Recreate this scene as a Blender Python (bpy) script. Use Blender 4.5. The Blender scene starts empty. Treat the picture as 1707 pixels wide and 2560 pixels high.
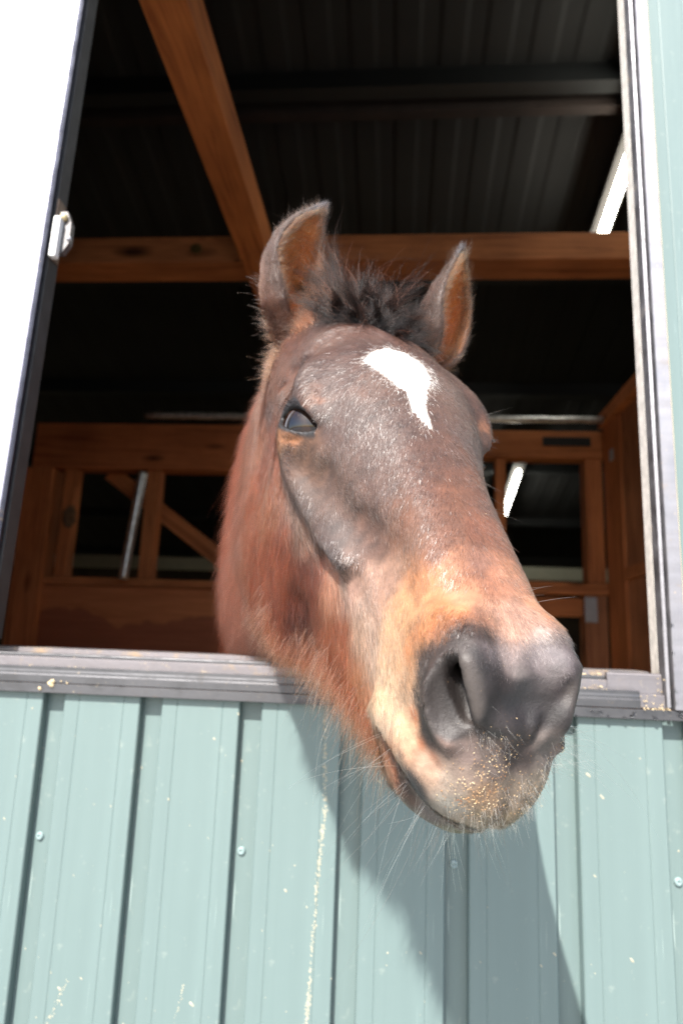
import bpy, bmesh, math, random
import numpy as np
from math import radians, sin, cos, pi, sqrt
from mathutils import Vector, Matrix

SC = bpy.context.scene
COL = SC.collection

# ------------------------------------------------------------------ camera
CAM_POS = np.array([0.0, -0.93, 1.25])
YAW, PITCH, ROLL = radians(4.8), radians(11.4), radians(2.2)
c_f = np.array([-sin(YAW) * cos(PITCH), cos(YAW) * cos(PITCH), sin(PITCH)])
_r0 = np.array([cos(YAW), sin(YAW), 0.0])
_u0 = np.cross(_r0, c_f)
c_r = cos(ROLL) * _r0 + sin(ROLL) * _u0
c_u = cos(ROLL) * _u0 - sin(ROLL) * _r0
cam_data = bpy.data.cameras.new('camera')
cam = bpy.data.objects.new('camera', cam_data)
COL.objects.link(cam)
SC.camera = cam
cam.matrix_world = Matrix((
    (c_r[0], c_u[0], -c_f[0], CAM_POS[0]),
    (c_r[1], c_u[1], -c_f[1], CAM_POS[1]),
    (c_r[2], c_u[2], -c_f[2], CAM_POS[2]), (0, 0, 0, 1)))
cam_data.sensor_fit = 'VERTICAL'
cam_data.sensor_height = 36.0
cam_data.sensor_width = 24.0
cam_data.lens = 24.0
cam_data.clip_start = 0.01
cam_data.clip_end = 500
cam_data.dof.use_dof = True
cam_data.dof.focus_distance = 0.49
cam_data.dof.aperture_fstop = 6.0

# ------------------------------------------------------------------ light
SUN_DIR = Vector((0.25, 0.80, -0.84)).normalized()      # the way the light travels
sun_data = bpy.data.lights.new('sun', 'SUN')
sun_data.energy = 4.5
sun_data.angle = radians(0.55)
sun_data.color = (1.0, 0.955, 0.89)
sun = bpy.data.objects.new('sun', sun_data)
COL.objects.link(sun)
sun.rotation_euler = SUN_DIR.to_track_quat('-Z', 'Y').to_euler()
world = bpy.data.worlds.new('World')
SC.world = world
world.use_nodes = True
_n = world.node_tree.nodes
_l = world.node_tree.links
_n.clear()
_o = _n.new('ShaderNodeOutputWorld')
_b = _n.new('ShaderNodeBackground')
_s = _n.new('ShaderNodeTexSky')
_s.sky_type = 'NISHITA'
_s.sun_disc = False
_s.sun_elevation = math.asin(-SUN_DIR.z)
_s.sun_rotation = math.atan2(-SUN_DIR.x, -SUN_DIR.y)
_s.dust_density = 2.0
_b.inputs['Strength'].default_value = 0.13
_l.new(_s.outputs[0], _b.inputs[0])
_l.new(_b.outputs[0], _o.inputs[0])
SC.view_settings.view_transform = 'Standard'
SC.view_settings.look = 'None'
SC.view_settings.exposure = 1.48
SC.view_settings.gamma = 1.0
SC.view_settings.use_curve_mapping = False
SC.render.engine = 'CYCLES'
SC.cycles.use_denoising = True
SC.cycles.denoising_prefilter = 'NONE'
SC.cycles.max_bounces = 8
SC.cycles.diffuse_bounces = 4
SC.cycles.glossy_bounces = 3
SC.cycles.transparent_max_bounces = 8
SC.cycles.sample_clamp_indirect = 8.0
SC.cycles.caustics_reflective = False
SC.cycles.caustics_refractive = False
COAT_N = 800000

# ================================================================== helpers
random.seed(3)
class NT:
    """small helper for node trees"""
    def __init__(s, name):
        s.m = bpy.data.materials.new(name); s.m.use_nodes = True
        s.t = s.m.node_tree; s.t.nodes.clear()
        s.out = s.t.nodes.new('ShaderNodeOutputMaterial')
    def n(s, typ, **kw):
        x = s.t.nodes.new('ShaderNode' + typ)
        for k, v in kw.items():
            if k in x.bl_rna.properties: setattr(x, k, v)
            else: x.inputs[k.replace('_', ' ')].default_value = v
        return x
    def l(s, a, b): s.t.links.new(a, b)
    def bsdf(s, **kw):
        b = s.n('BsdfPrincipled')
        for k, v in kw.items(): b.inputs[k.replace('_', ' ')].default_value = v
        s.l(b.outputs[0], s.out.inputs[0])
        s.b = b
        return b
    def coords(s, scale=(1, 1, 1), kind='Object'):
        tc = s.n('TexCoord'); mp = s.n('Mapping')
        mp.inputs['Scale'].default_value = scale
        s.l(tc.outputs[kind], mp.inputs['Vector'])
        return mp.outputs[0]
    def noise(s, vec, scale, detail=4.0, rough=0.55, dist=0.0):
        x = s.n('TexNoise', Scale=scale, Detail=detail, Roughness=rough, Distortion=dist)
        s.l(vec, x.inputs['Vector'])
        return x.outputs['Fac']
    def ramp(s, fac, stops):
        r = s.n('ValToRGB')
        e = r.color_ramp.elements
        while len(e) < len(stops): e.new(0.5)
        for k, (p, c) in enumerate(stops):
            e[k].position = p; e[k].color = c if len(c) == 4 else tuple(c) + (1,)
        s.l(fac, r.inputs[0])
        return r.outputs[0]
    def mix(s, fac, a, b, mode='MIX'):
        m = s.n('Mix', data_type='RGBA', blend_type=mode)
        for v, i in ((fac, 0), (a, 6), (b, 7)):
            if hasattr(v, 'is_linked') or hasattr(v, 'node'): s.l(v, m.inputs[i])
            else: m.inputs[i].default_value = v if i == 0 or len(v) == 4 else tuple(v) + (1,)
        return m.outputs[2]
    def bump(s, h, strength, dist):
        b = s.n('Bump', Strength=strength, Distance=dist)
        s.l(h, b.inputs['Height']); s.l(b.outputs[0], s.b.inputs['Normal'])

def lin(c):
    c = np.asarray(c, float) / 255.0
    return np.where(c <= 0.04045, c / 12.92, ((c + 0.055) / 1.055) ** 2.4)
def rgb(r, g, b):
    return tuple(float(x) for x in lin((r, g, b))) + (1.0,)

def wood(name, axis, tone, dark, rough=0.75, grain=1.0, blotch=0.5, knot=1.0):
    """sawn softwood with the grain along the given axis"""
    t = NT(name); b = t.bsdf(Roughness=rough)
    b.inputs['Specular IOR Level'].default_value = 0.25
    sc = [22.0, 22.0, 22.0]; sc[axis] = 1.3
    v = t.coords(tuple(sc))
    g = t.noise(v, 1.6 * grain, 6, 0.6, 1.2)
    sc2 = [90.0, 90.0, 90.0]; sc2[axis] = 4
    g2 = t.noise(t.coords(tuple(sc2)), 2.0, 3)
    c = t.ramp(g, [(0.30, dark), (0.47, tone), (0.60, [min(1, x * 1.15) for x in tone[:3]]), (0.75, dark)])
    c = t.mix(0.35, c, t.ramp(g2, [(0.3, (0.45, 0.45, 0.45)), (0.7, (1, 1, 1))]), 'MULTIPLY')
    sc3 = [7.0, 7.0, 7.0]; sc3[axis] = 2.4
    vo = t.n('TexVoronoi', Scale=1.0); t.l(t.coords(tuple(sc3)), vo.inputs['Vector'])
    c = t.mix(t.ramp(vo.outputs['Distance'], [(0.05 * knot, (1, 1, 1)), (0.17 * knot, (0, 0, 0))]), c, [x * 0.22 for x in dark[:3]])
    bl = t.noise(t.coords((2.2, 2.2, 2.2)), 1.5, 3)
    c = t.mix(blotch, c, t.ramp(bl, [(0.35, (0.5, 0.45, 0.42)), (0.65, (1.1, 1.1, 1.1))]), 'MULTIPLY')
    t.l(c, b.inputs['Base Color'])
    t.bump(g2, 0.25, 0.002)
    return t.m

def plain(name, col, rough=0.5, metal=0.0, spec=0.5, vary=0.25, scale=14.0, bumpy=0.0):
    t = NT(name); b = t.bsdf(Roughness=rough, Metallic=metal)
    b.inputs['Specular IOR Level'].default_value = spec
    n = t.noise(t.coords(), scale, 5)
    c = t.ramp(n, [(0.3, [x * (1 - vary) for x in col[:3]]), (0.7, [min(1, x * (1 + vary)) for x in col[:3]])])
    t.l(c, b.inputs['Base Color'])
    if bumpy: t.bump(n, bumpy, 0.002)
    return t.m

def siding_material():
    t = NT('painted_steel'); b = t.bsdf(Roughness=0.42)
    b.inputs['Specular IOR Level'].default_value = 0.45
    base = rgb(94, 110, 109)
    st = t.noise(t.coords((60, 8, 1.2)), 1.0, 5, 0.6)
    fine = t.noise(t.coords((1, 1, 1)), 55, 4, 0.65)
    big = t.noise(t.coords((5, 5, 2.0)), 1.0, 4)
    c = t.ramp(st, [(0.3, [x * 0.965 for x in base[:3]]), (0.7, [x * 1.03 for x in base[:3]])])
    c = t.mix(0.35, c, t.ramp(big, [(0.35, (0.82, 0.84, 0.82)), (0.65, (1.06, 1.05, 1.04))]), 'MULTIPLY')
    dust = t.mix(t.ramp(fine, [(0.62, (0, 0, 0)), (0.82, (0.4, 0.4, 0.4))]), c, rgb(160, 164, 152))
    t.l(dust, b.inputs['Base Color'])
    rr = t.n('MapRange'); rr.inputs['To Min'].default_value = 0.34; rr.inputs['To Max'].default_value = 0.52
    t.l(st, rr.inputs['Value']); t.l(rr.outputs[0], b.inputs['Roughness'])
    scr = t.noise(t.coords((420, 60, 9), 'Generated' if False else 'Object'), 1.0, 2, 0.5)
    m_ = t.ramp(scr, [(0.70, (0, 0, 0)), (0.76, (0.5, 0.5, 0.5))])
    t.l(t.mix(m_, dust, rgb(150, 164, 160)), b.inputs['Base Color'])
    t.bump(t.noise(t.coords((9, 9, 3.2)), 1.0, 4), 0.22, 0.006)
    return t.m

def aluminium(name, dirt=0.0, col=(88, 88, 90), rough=0.41):
    t = NT(name); b = t.bsdf(Roughness=rough, Metallic=0.95)
    base = rgb(*col)
    sc = t.noise(t.coords((4, 60, 60)), 1.0, 5)
    c = t.ramp(sc, [(0.3, [x * 0.88 for x in base[:3]]), (0.7, [x * 1.1 for x in base[:3]])])
    d1 = t.noise(t.coords((1, 1, 1)), 26, 6, 0.7)
    d2 = t.noise(t.coords((1, 1, 1)), 130, 4, 0.7)
    k = 0.66 - 0.14 * dirt
    m = t.ramp(d1, [(k, (0, 0, 0)), (k + 0.14, (0.6, 0.6, 0.6))])
    c = t.mix(m, c, rgb(176, 152, 118))
    m2 = t.ramp(d2, [(0.68 - 0.08 * dirt, (0, 0, 0)), (0.76, (0.7, 0.7, 0.7))])
    c = t.mix(m2, c, rgb(196, 178, 148))
    t.l(c, b.inputs['Base Color'])
    rr = t.ramp(d1, [(0.4, (rough, rough, rough)), (0.7, (0.8, 0.8, 0.8))])
    t.l(rr, b.inputs['Roughness'])
    t.bump(d1, 0.2 + 0.5 * dirt, 0.0012)
    return t.m

def box(bm, x0, x1, y0, y1, z0, z1, bev=0.0):
    vs = [bm.verts.new((x, y, z)) for x in (x0, x1) for y in (y0, y1) for z in (z0, z1)]
    fs = [(0, 1, 3, 2), (4, 6, 7, 5), (0, 4, 5, 1), (2, 3, 7, 6), (0, 2, 6, 4), (1, 5, 7, 3)]
    faces = [bm.faces.new([vs[i] for i in f]) for f in fs]
    if bev:
        ed = list({e for f in faces for e in f.edges})
        bmesh.ops.bevel(bm, geom=ed, offset=bev, segments=2, affect='EDGES', profile=0.6)
    return vs

def extrude(bm, prof, axis, a, b):
    """closed profile (list of 2D points in the plane across the axis) pushed from a to b along the axis"""
    def P(p, t):
        if axis == 0: return (t, p[0], p[1])
        if axis == 1: return (p[0], t, p[1])
        return (p[0], p[1], t)
    A = [bm.verts.new(P(p, a)) for p in prof]; B = [bm.verts.new(P(p, b)) for p in prof]
    n = len(prof)
    for i in range(n):
        bm.faces.new((A[i], A[(i + 1) % n], B[(i + 1) % n], B[i]))
    bm.faces.new(A[::-1]); bm.faces.new(B)
    bmesh.ops.recalc_face_normals(bm, faces=bm.faces[:])

def tube(bm, pts, r, seg=10):
    pts = [Vector(p) for p in pts]
    rings = []
    for i, p in enumerate(pts):
        d = (pts[min(i + 1, len(pts) - 1)] - pts[max(i - 1, 0)]).normalized()
        a = d.orthogonal().normalized(); b_ = d.cross(a)
        rr = r[i] if isinstance(r, (list, tuple)) else r
        rings.append([bm.verts.new(p + (a * cos(2 * pi * k / seg) + b_ * sin(2 * pi * k / seg)) * rr) for k in range(seg)])
    for A, B in zip(rings[:-1], rings[1:]):
        for k in range(seg):
            bm.faces.new((A[k], A[(k + 1) % seg], B[(k + 1) % seg], B[k])).smooth = True
    bm.faces.new(rings[0][::-1]); bm.faces.new(rings[-1])

def put(name, bm, mat, parent=None, loc=None):
    me = bpy.data.meshes.new(name)
    bmesh.ops.recalc_face_normals(bm, faces=bm.faces[:])
    bm.to_mesh(me); bm.free()
    if mat: me.materials.append(mat)
    o = bpy.data.objects.new(name, me)
    COL.objects.link(o)
    if parent: o.parent = parent
    if loc: o.location = loc
    return o
def thing(name, label, cat, loc=(0, 0, 0), group=None):
    o = bpy.data.objects.new(name, None)
    COL.objects.link(o); o.location = loc
    o.empty_display_size = 0.1
    tag(o, label, cat, group)
    return o
def tag(o, label, cat, group=None):
    o['label'] = label; o['category'] = cat
    if group: o['group'] = group
    return o
def boxpart(name, parent, mat, *dims, bev=0.002):
    bm = bmesh.new(); box(bm, *dims, bev=bev)
    return put(name, bm, mat, parent)
def dup(o, loc, parent=None):
    c = o.copy(); COL.objects.link(c); c.location = loc
    if parent: c.parent = parent
    return c

# ------------------------------------------------------------------ materials
M_SIDING = siding_material()
M_ALU = aluminium('bronze_aluminium', 0.25)
M_ALU_DIRTY = aluminium('dirty_aluminium', 0.9, (126, 122, 124), 0.52)
M_ALU_DARK = aluminium('dark_aluminium', 0.1, (62, 64, 74), 0.5)
M_SASH = aluminium('pale_sash_aluminium', 0.0, (150, 150, 162), 0.45)
M_JAMB = aluminium('jamb_aluminium', 0.35, (138, 137, 141), 0.48)
M_DUSTY = plain('dusty_jamb', rgb(214, 208, 200), 0.8, vary=0.22, scale=70)
M_CAULK = plain('sealant', rgb(196, 178, 146), 0.7, vary=0.12, scale=60)
M_JOIST = wood('joist_wood', 1, rgb(186, 112, 60), rgb(142, 78, 40), knot=1.5)
M_BEAM = wood('beam_wood', 0, rgb(190, 120, 74), rgb(140, 82, 50), knot=1.3)
M_POST = wood('post_wood', 2, rgb(196, 122, 76), rgb(146, 84, 52))
M_RAILW = wood('rail_wood', 0, rgb(196, 124, 78), rgb(150, 86, 50))
M_HEAD = wood('header_wood', 0, rgb(184, 110, 68), rgb(136, 74, 44))
M_PLY = wood('plywood', 2, rgb(182, 122, 86), rgb(140, 86, 60), blotch=0.8)
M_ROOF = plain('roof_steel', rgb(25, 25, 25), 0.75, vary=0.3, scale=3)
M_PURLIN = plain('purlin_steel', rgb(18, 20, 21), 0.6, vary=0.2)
M_GALV = plain('galvanised_steel', rgb(200, 200, 200), 0.34, metal=0.8, vary=0.3, scale=40)
M_PLATE = plain('plate_steel', rgb(168, 170, 176), 0.5, metal=0.3, vary=0.15)
M_FLOOR = plain('bedding', rgb(226, 206, 168), 0.95, vary=0.4, scale=18, bumpy=0.6)
M_SAND = plain('sand', rgb(152, 152, 150), 0.95, vary=0.2, scale=9, bumpy=0.5)
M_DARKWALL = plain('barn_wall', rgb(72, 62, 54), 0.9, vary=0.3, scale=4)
M_PALE = plain('pale_rail', rgb(176, 176, 160), 0.6, vary=0.08)

# ================================================================== ground and building shell
g = boxpart('ground', None, M_SAND, -60, 60, -60, 0.02, -0.3, 0.0, bev=0)
g['kind'] = 'structure'; g['label'] = 'pale sandy yard in front of the stable'
g = boxpart('floor', None, M_FLOOR, -6, 6, 0.03, 6.2, -0.3, 0.01, bev=0)
g['kind'] = 'structure'; g['label'] = 'bedding covered floor inside the stable'

wall = thing('steel_wall', 'pale green ribbed steel wall below and beside the open window', 'wall')
PITCH_X, GR0, GRW, GRD = 0.136, -0.476, 0.030, 0.015
def siding_profile(w=PITCH_X, d=GRD):
    f = [(0.0, d), (GRW - 0.0015, d), (GRW, 0.0015), (GRW + 0.0015, 0.0)]
    for c in (0.0215, 0.0835):
        x = GRW + c
        f += [(x - 0.0012, 0.0), (x, 0.0007), (x + 0.0012, 0.0)]
    f += [(w - 0.0015, 0.0), (w - 0.0001, 0.0015), (w - 0.0001, d + 0.006), (0.0, d + 0.006)]
    return f
def siding_panel(k, z0, z1):
    bm = bmesh.new()
    extrude(bm, siding_profile(), 2, z0, z1)
    o = put('siding_panel', bm, M_SIDING, wall)
    o.location.x = GR0 + PITCH_X * k
    return o
low = siding_panel(0, 0.02, 1.186)
for k in list(range(-14, 0)) + list(range(1, 6)):
    dup(low, (GR0 + PITCH_X * k, 0, 0), wall)
low6 = dup(low, (GR0 + PITCH_X * 6, 0, 0), wall)
bm = bmesh.new()
_p = [(x, y) for x, y in siding_profile() if x > 0.0355]
extrude(bm, [(0.0350, GRD + 0.006), (0.0350, 0.0)] + _p[:-1] , 2, 1.1865, 2.95)
put('siding_panel', bm, M_SIDING, wall).location.x = GR0 + PITCH_X * 6
tall = siding_panel(7, 0.02, 2.95)
for k in list(range(8, 18)) + list(range(-24, -14)):
    dup(tall, (GR0 + PITCH_X * k, 0, 0), wall)
top = siding_panel(0, 2.47, 2.95)
for k in list(range(-14, 0)) + list(range(1, 6)):
    dup(top, (GR0 + PITCH_X * k, 0, 0), wall)
# screws in the grooves
def screw_mesh():
    bm = bmesh.new()
    prof = [(0.0056, 0.0), (0.0054, 0.0016), (0.0042, 0.0032), (0.0020, 0.0037)]
    n = 16; rings = []
    for r, h in prof:
        rings.append([bm.verts.new((r * cos(2 * pi * i / n), -h, r * sin(2 * pi * i / n))) for i in range(n)])
    for A, B in zip(rings[:-1], rings[1:]):
        for i in range(n): bm.faces.new((A[i], A[(i + 1) % n], B[(i + 1) % n], B[i])).smooth = True
    c = [bm.verts.new((0.0012 * cos(2 * pi * i / n), -0.0022, 0.0012 * sin(2 * pi * i / n))) for i in range(n)]
    for i in range(n): bm.faces.new((rings[-1][i], rings[-1][(i + 1) % n], c[(i + 1) % n], c[i]))
    bm.faces.new(c)
    return bm
M_SCREW = plain('painted_screw', rgb(118, 136, 136), 0.45, metal=0.0, vary=0.1)
s0 = put('screw', screw_mesh(), M_SCREW, wall)
s0.location = (-0.465, GRD - 0.0002, 0.992)
for k in (2, 4, 6, 8, -2, -4, -6):
    dup(s0, (GR0 + PITCH_X * k + 0.013 + random.uniform(-0.003, 0.003), GRD - 0.0002, 0.989 + random.uniform(-0.004, 0.004)), wall)
for k in (-4, -2, 0, 2, 4, 6, 8):
    dup(s0, (GR0 + PITCH_X * k + 0.014, GRD - 0.0002, 0.42 + random.uniform(-0.004, 0.004)), wall)
# structural frame behind the siding, and walls added to keep the barn dark
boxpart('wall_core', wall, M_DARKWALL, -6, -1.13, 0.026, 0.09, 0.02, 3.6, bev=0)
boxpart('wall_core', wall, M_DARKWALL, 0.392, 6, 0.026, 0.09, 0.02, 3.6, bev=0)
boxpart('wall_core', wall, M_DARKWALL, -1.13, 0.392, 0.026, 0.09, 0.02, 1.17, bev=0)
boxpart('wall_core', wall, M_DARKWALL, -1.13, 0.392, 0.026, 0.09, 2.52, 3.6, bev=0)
w = thing('barn_side_wall', 'unseen dark end wall added to close the barn on the window side with the handle', 'wall')
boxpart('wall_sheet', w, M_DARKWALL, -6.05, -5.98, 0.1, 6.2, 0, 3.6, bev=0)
w = thing('barn_side_wall', 'unseen dark end wall added to the barn beyond the ceiling lamps', 'wall')
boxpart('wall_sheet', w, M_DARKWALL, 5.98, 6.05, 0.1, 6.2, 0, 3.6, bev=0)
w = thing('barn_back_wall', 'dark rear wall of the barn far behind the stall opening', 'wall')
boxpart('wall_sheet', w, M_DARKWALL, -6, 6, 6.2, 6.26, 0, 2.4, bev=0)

# roof: corrugated sheets falling away from the window
RZ0, RSL = 3.66, -0.244
roof = thing('barn_roof', 'dark corrugated steel roof sloping down behind the horse', 'roof')
def roof_sheet(x0, x1):
    bm = bmesh.new()
    pr = []
    x = x0
    while x < x1 - 1e-6:
        for dx, h in ((0, 0), (0.035, 0), (0.055, 0.004), (0.105, 0.004), (0.125, 0.0)):
            pr.append((x + dx, h))
        x += 0.16
    pr.append((x1, 0.0))
    A, B = [], []
    for (px, h) in pr:
        A.append(bm.verts.new((px, -0.02, RZ0 + h)))
        B.append(bm.verts.new((px, 6.26, RZ0 + h + RSL * 6.26)))
    for i in range(len(pr) - 1):
        bm.faces.new((A[i], A[i + 1], B[i + 1], B[i]))
    A2 = [bm.verts.new(v.co + Vector((0, 0, 0.05))) for v in (A[0], A[-1], B[-1], B[0])]
    bm.faces.new(A2)
    return put('roof_sheet', bm, M_ROOF, roof)
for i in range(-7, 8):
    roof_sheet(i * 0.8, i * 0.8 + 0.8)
def slanted(name, y, x0, x1, hh, dd, mat, off=0.0):
    bm = bmesh.new()
    z = RZ0 + RSL * y - 0.002 - off
    prof = [(y, z), (y + dd, z + RSL * dd), (y + dd, z + RSL * dd - hh), (y, z - hh)]
    extrude(bm, prof, 0, x0, x1)
    return put(name, bm, mat, roof)
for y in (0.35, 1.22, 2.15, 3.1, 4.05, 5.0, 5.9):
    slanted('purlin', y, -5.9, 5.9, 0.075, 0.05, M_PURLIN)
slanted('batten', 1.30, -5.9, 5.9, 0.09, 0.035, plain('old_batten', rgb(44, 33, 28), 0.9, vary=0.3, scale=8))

# ------------------------------------------------------------------ timbers overhead
o = boxpart('ceiling_joist', None, M_JOIST, -0.576, -0.472, 0.10, 5.2, 2.596, 2.706, bev=0.003)
tag(o, 'orange brown square timber running back overhead at upper left', 'joist')
cb = thing('cross_beam', 'wide brown timber crossing overhead behind the ears with a bolt in its face', 'beam')
boxpart('timber', cb, M_BEAM, -2.2, -0.58, 1.38, 1.52, 2.677, 2.785, bev=0.003)
boxpart('timber', cb, M_BEAM, -0.468, 1.6, 1.38, 1.52, 2.677, 2.785, bev=0.003)
bm = bmesh.new()
bmesh.ops.create_cone(bm, cap_ends=True, segments=18, radius1=0.021, radius2=0.021, depth=0.004, matrix=Matrix.Translation((-0.79, 1.377, 2.732)) @ Matrix.Rotation(pi / 2, 4, 'X'))
bmesh.ops.create_cone(bm, cap_ends=True, segments=6, radius1=0.011, radius2=0.011, depth=0.012, matrix=Matrix.Translation((-0.79, 1.370, 2.732)) @ Matrix.Rotation(pi / 2, 4, 'X'))
put('bolt', bm, plain('brassy_bolt', rgb(120, 104, 62), 0.45, metal=0.7), cb)

# ------------------------------------------------------------------ back partition of the stall
Y0, Y1 = 2.2, 2.30
pt = thing('stall_partition', 'brown timber partition at the back of the stall with open bays', 'partition')
boxpart('header', pt, M_HEAD, -1.80, 0.05, Y0, Y1, 2.075, 2.305)
boxpart('header', pt, M_RAILW, 0.05, 0.95, Y0, Y1, 2.163, 2.293)
boxpart('post', pt, M_POST, -1.82, -1.68, Y0 - 0.02, Y1, 0.0, 2.07)
boxpart('post', pt, M_POST, -1.632, -1.572, Y0 + 0.01, Y1 - 0.02, 1.545, 2.073)
boxpart('post', pt, M_POST, -1.218, -1.152, Y0 + 0.01, Y1 - 0.02, 1.545, 2.073)
boxpart('post', pt, M_POST, 0.452, 0.497, Y0 + 0.01, Y1 - 0.02, 1.586, 2.161)
boxpart('post', pt, M_POST, 0.858, 0.934, Y0 + 0.004, Y1, 1.586, 2.161)
boxpart('post', pt, M_POST, -0.30, -0.20, Y0 + 0.004, Y1, 0.0, 2.073)
boxpart('rail', pt, M_RAILW, -0.195, 0.95, Y0 - 0.004, Y1, 1.531, 1.584)
boxpart('rail', pt, M_RAILW, -0.195, 0.836, Y0 + 0.03, Y1, 1.436, 1.517)
boxpart('rail', pt, M_RAILW, -1.678, -0.302, Y0 + 0.004, Y1, 1.505, 1.543)
t = wood('stained_board', 0, rgb(150, 82, 48), rgb(118, 62, 38))
def stained():
    t = NT('water_stained_plywood'); b = t.bsdf(Roughness=0.8)
    v = t.coords((1.0, 1.0, 1.0))
    w1 = t.noise(t.coords((3.2, 1, 0.6)), 1.0, 3, 0.5)
    sep = t.n('SeparateXYZ'); t.l(v, sep.inputs[0])
    ma = t.n('Math', operation='MULTIPLY_ADD'); ma.inputs[1].default_value = 0.30; ma.inputs[2].default_value = -0.15
    t.l(w1, ma.inputs[0])
    ad = t.n('Math', operation='ADD'); t.l(sep.outputs[2], ad.inputs[0]); t.l(ma.outputs[0], ad.inputs[1])
    mr = t.n('MapRange'); mr.inputs['From Min'].default_value = 1.352; mr.inputs['From Max'].default_value = 1.368
    t.l(ad.outputs[0], mr.inputs['Value'])
    g = t.noise(t.coords((2.5, 30, 30)), 1.4, 5, 0.6, 0.8)
    up = t.ramp(g, [(0.3, rgb(176, 104, 62)[:3]), (0.7, rgb(206, 130, 82)[:3])])
    dn = t.ramp(g, [(0.3, rgb(142, 80, 54)[:3]), (0.7, rgb(168, 98, 66)[:3])])
    t.l(t.mix(mr.outputs[0], dn, up), b.inputs['Base Color'])
    t.bump(g, 0.2, 0.002)
    return t.m
boxpart('board', pt, stained(), -1.678, -0.302, Y0 + 0.02, Y1 - 0.04, 0.02, 1.503)
bm = bmesh.new()
dv = Vector((-0.88 + 1.45, 0, 1.685 - 2.09)); L = dv.length; an = math.atan2(dv.z, dv.x)
box(bm, 0, L + 0.2, -0.025, 0.025, -0.04, 0.04, 0.002)
br = put('brace', bm, M_RAILW, pt); br.location = (-1.45, Y1 + 0.03, 2.085); br.rotation_euler = (0, -an, 0)
boxpart('metal_plate', pt, M_PURLIN, 0.668, 0.886, Y0 - 0.006, Y0 - 0.001, 2.220, 2.262, bev=0.001)
boxpart('metal_plate', pt, M_PLATE, 0.836, 0.889, Y0 - 0.007, Y0 - 0.001, 1.409, 1.520, bev=0.001)
boxpart('post', pt, wood('pale_post', 2, rgb(170, 116, 84), rgb(140, 92, 66)), 0.838, 0.934, Y0, Y1, 0.0, 1.53)
tag(pt, 'brown timber partition at the back of the stall with open bays', 'partition')

# side wall of the stall at right
sw = thing('stall_side_wall', 'plywood lined side wall of the stall at right beside the window frame', 'wall')
X0 = 0.94
boxpart('board', sw, M_POST, X0, X0 + 0.05, 1.97, 2.195, 0.0, 2.30)
boxpart('board', sw, M_PLY, X0 + 0.012, X0 + 0.05, 1.15, 1.966, 1.63, 2.30)
boxpart('board', sw, M_PLY, X0 + 0.012, X0 + 0.05, 0.10, 1.146, 1.63, 2.30)
boxpart('rail', sw, M_RAILW, X0, X0 + 0.06, 0.10, 1.967, 1.575, 1.626)
boxpart('board', sw, M_PLY, X0 + 0.012, X0 + 0.05, 0.10, 1.966, 0.0, 1.572)
boxpart('rail', sw, M_RAILW, X0 - 0.02, X0 + 0.06, 0.10, 2.195, 2.303, 2.365)
boxpart('metal_plate', sw, M_PLATE, X0 - 0.008, X0 - 0.001, 2.045, 2.085, 2.115, 2.165, bev=0.001)
sw2 = thing('stall_side_wall', 'plywood side wall of the stall hidden behind the open sash', 'wall')
boxpart('board', sw2, M_PLY, -1.90, -1.85, 0.10, 2.18, 0.0, 2.30)

# pipes
bm = bmesh.new()
tube(bm, [(-1.22 + i * 0.06, 2.12, 2.322 + 0.001 * sin(i * 2.1)) for i in range(37)], [0.0155 + 0.0014 * (i % 2) for i in range(37)], 10)
tag(put('water_pipe', bm, M_GALV), 'shiny lagged pipe running level above the back partition', 'pipe')
bm = bmesh.new()
a, b_ = Vector((-1.217, 2.15, 2.045)), Vector((-1.262, 2.15, 1.535))
tube(bm, [a.lerp(b_, i / 40) for i in range(41)], [0.021 + 0.0018 * (i % 2) for i in range(41)], 12)
tag(put('drain_hose', bm, M_GALV), 'silvery ribbed hose hanging down beside the middle post', 'hose')
# pale rail of the aisle far behind
tag(boxpart('aisle_rail', None, M_PALE, -3.4, 3.0, 4.5, 4.56, 1.842, 1.942), 'pale grey level rail seen through the open bays', 'rail')
# dusty lump on a post
bm = bmesh.new()
bmesh.ops.create_icosphere(bm, subdivisions=3, radius=0.03)
for v in bm.verts:
    n = v.co.normalized()
    v.co *= 1 + 0.28 * sin(7 * n.x + 3 * n.z) * cos(6 * n.y + 2)
    v.co.z *= 1.7; v.co.y *= 0.55
tag(put('cobweb_clump', bm, plain('cobweb', rgb(112, 88, 66), 0.95, vary=0.3, scale=60), None, (-1.575, 2.192, 1.83)), 'dusty pale clump of cobweb clinging to the left post', 'cobweb')

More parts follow.
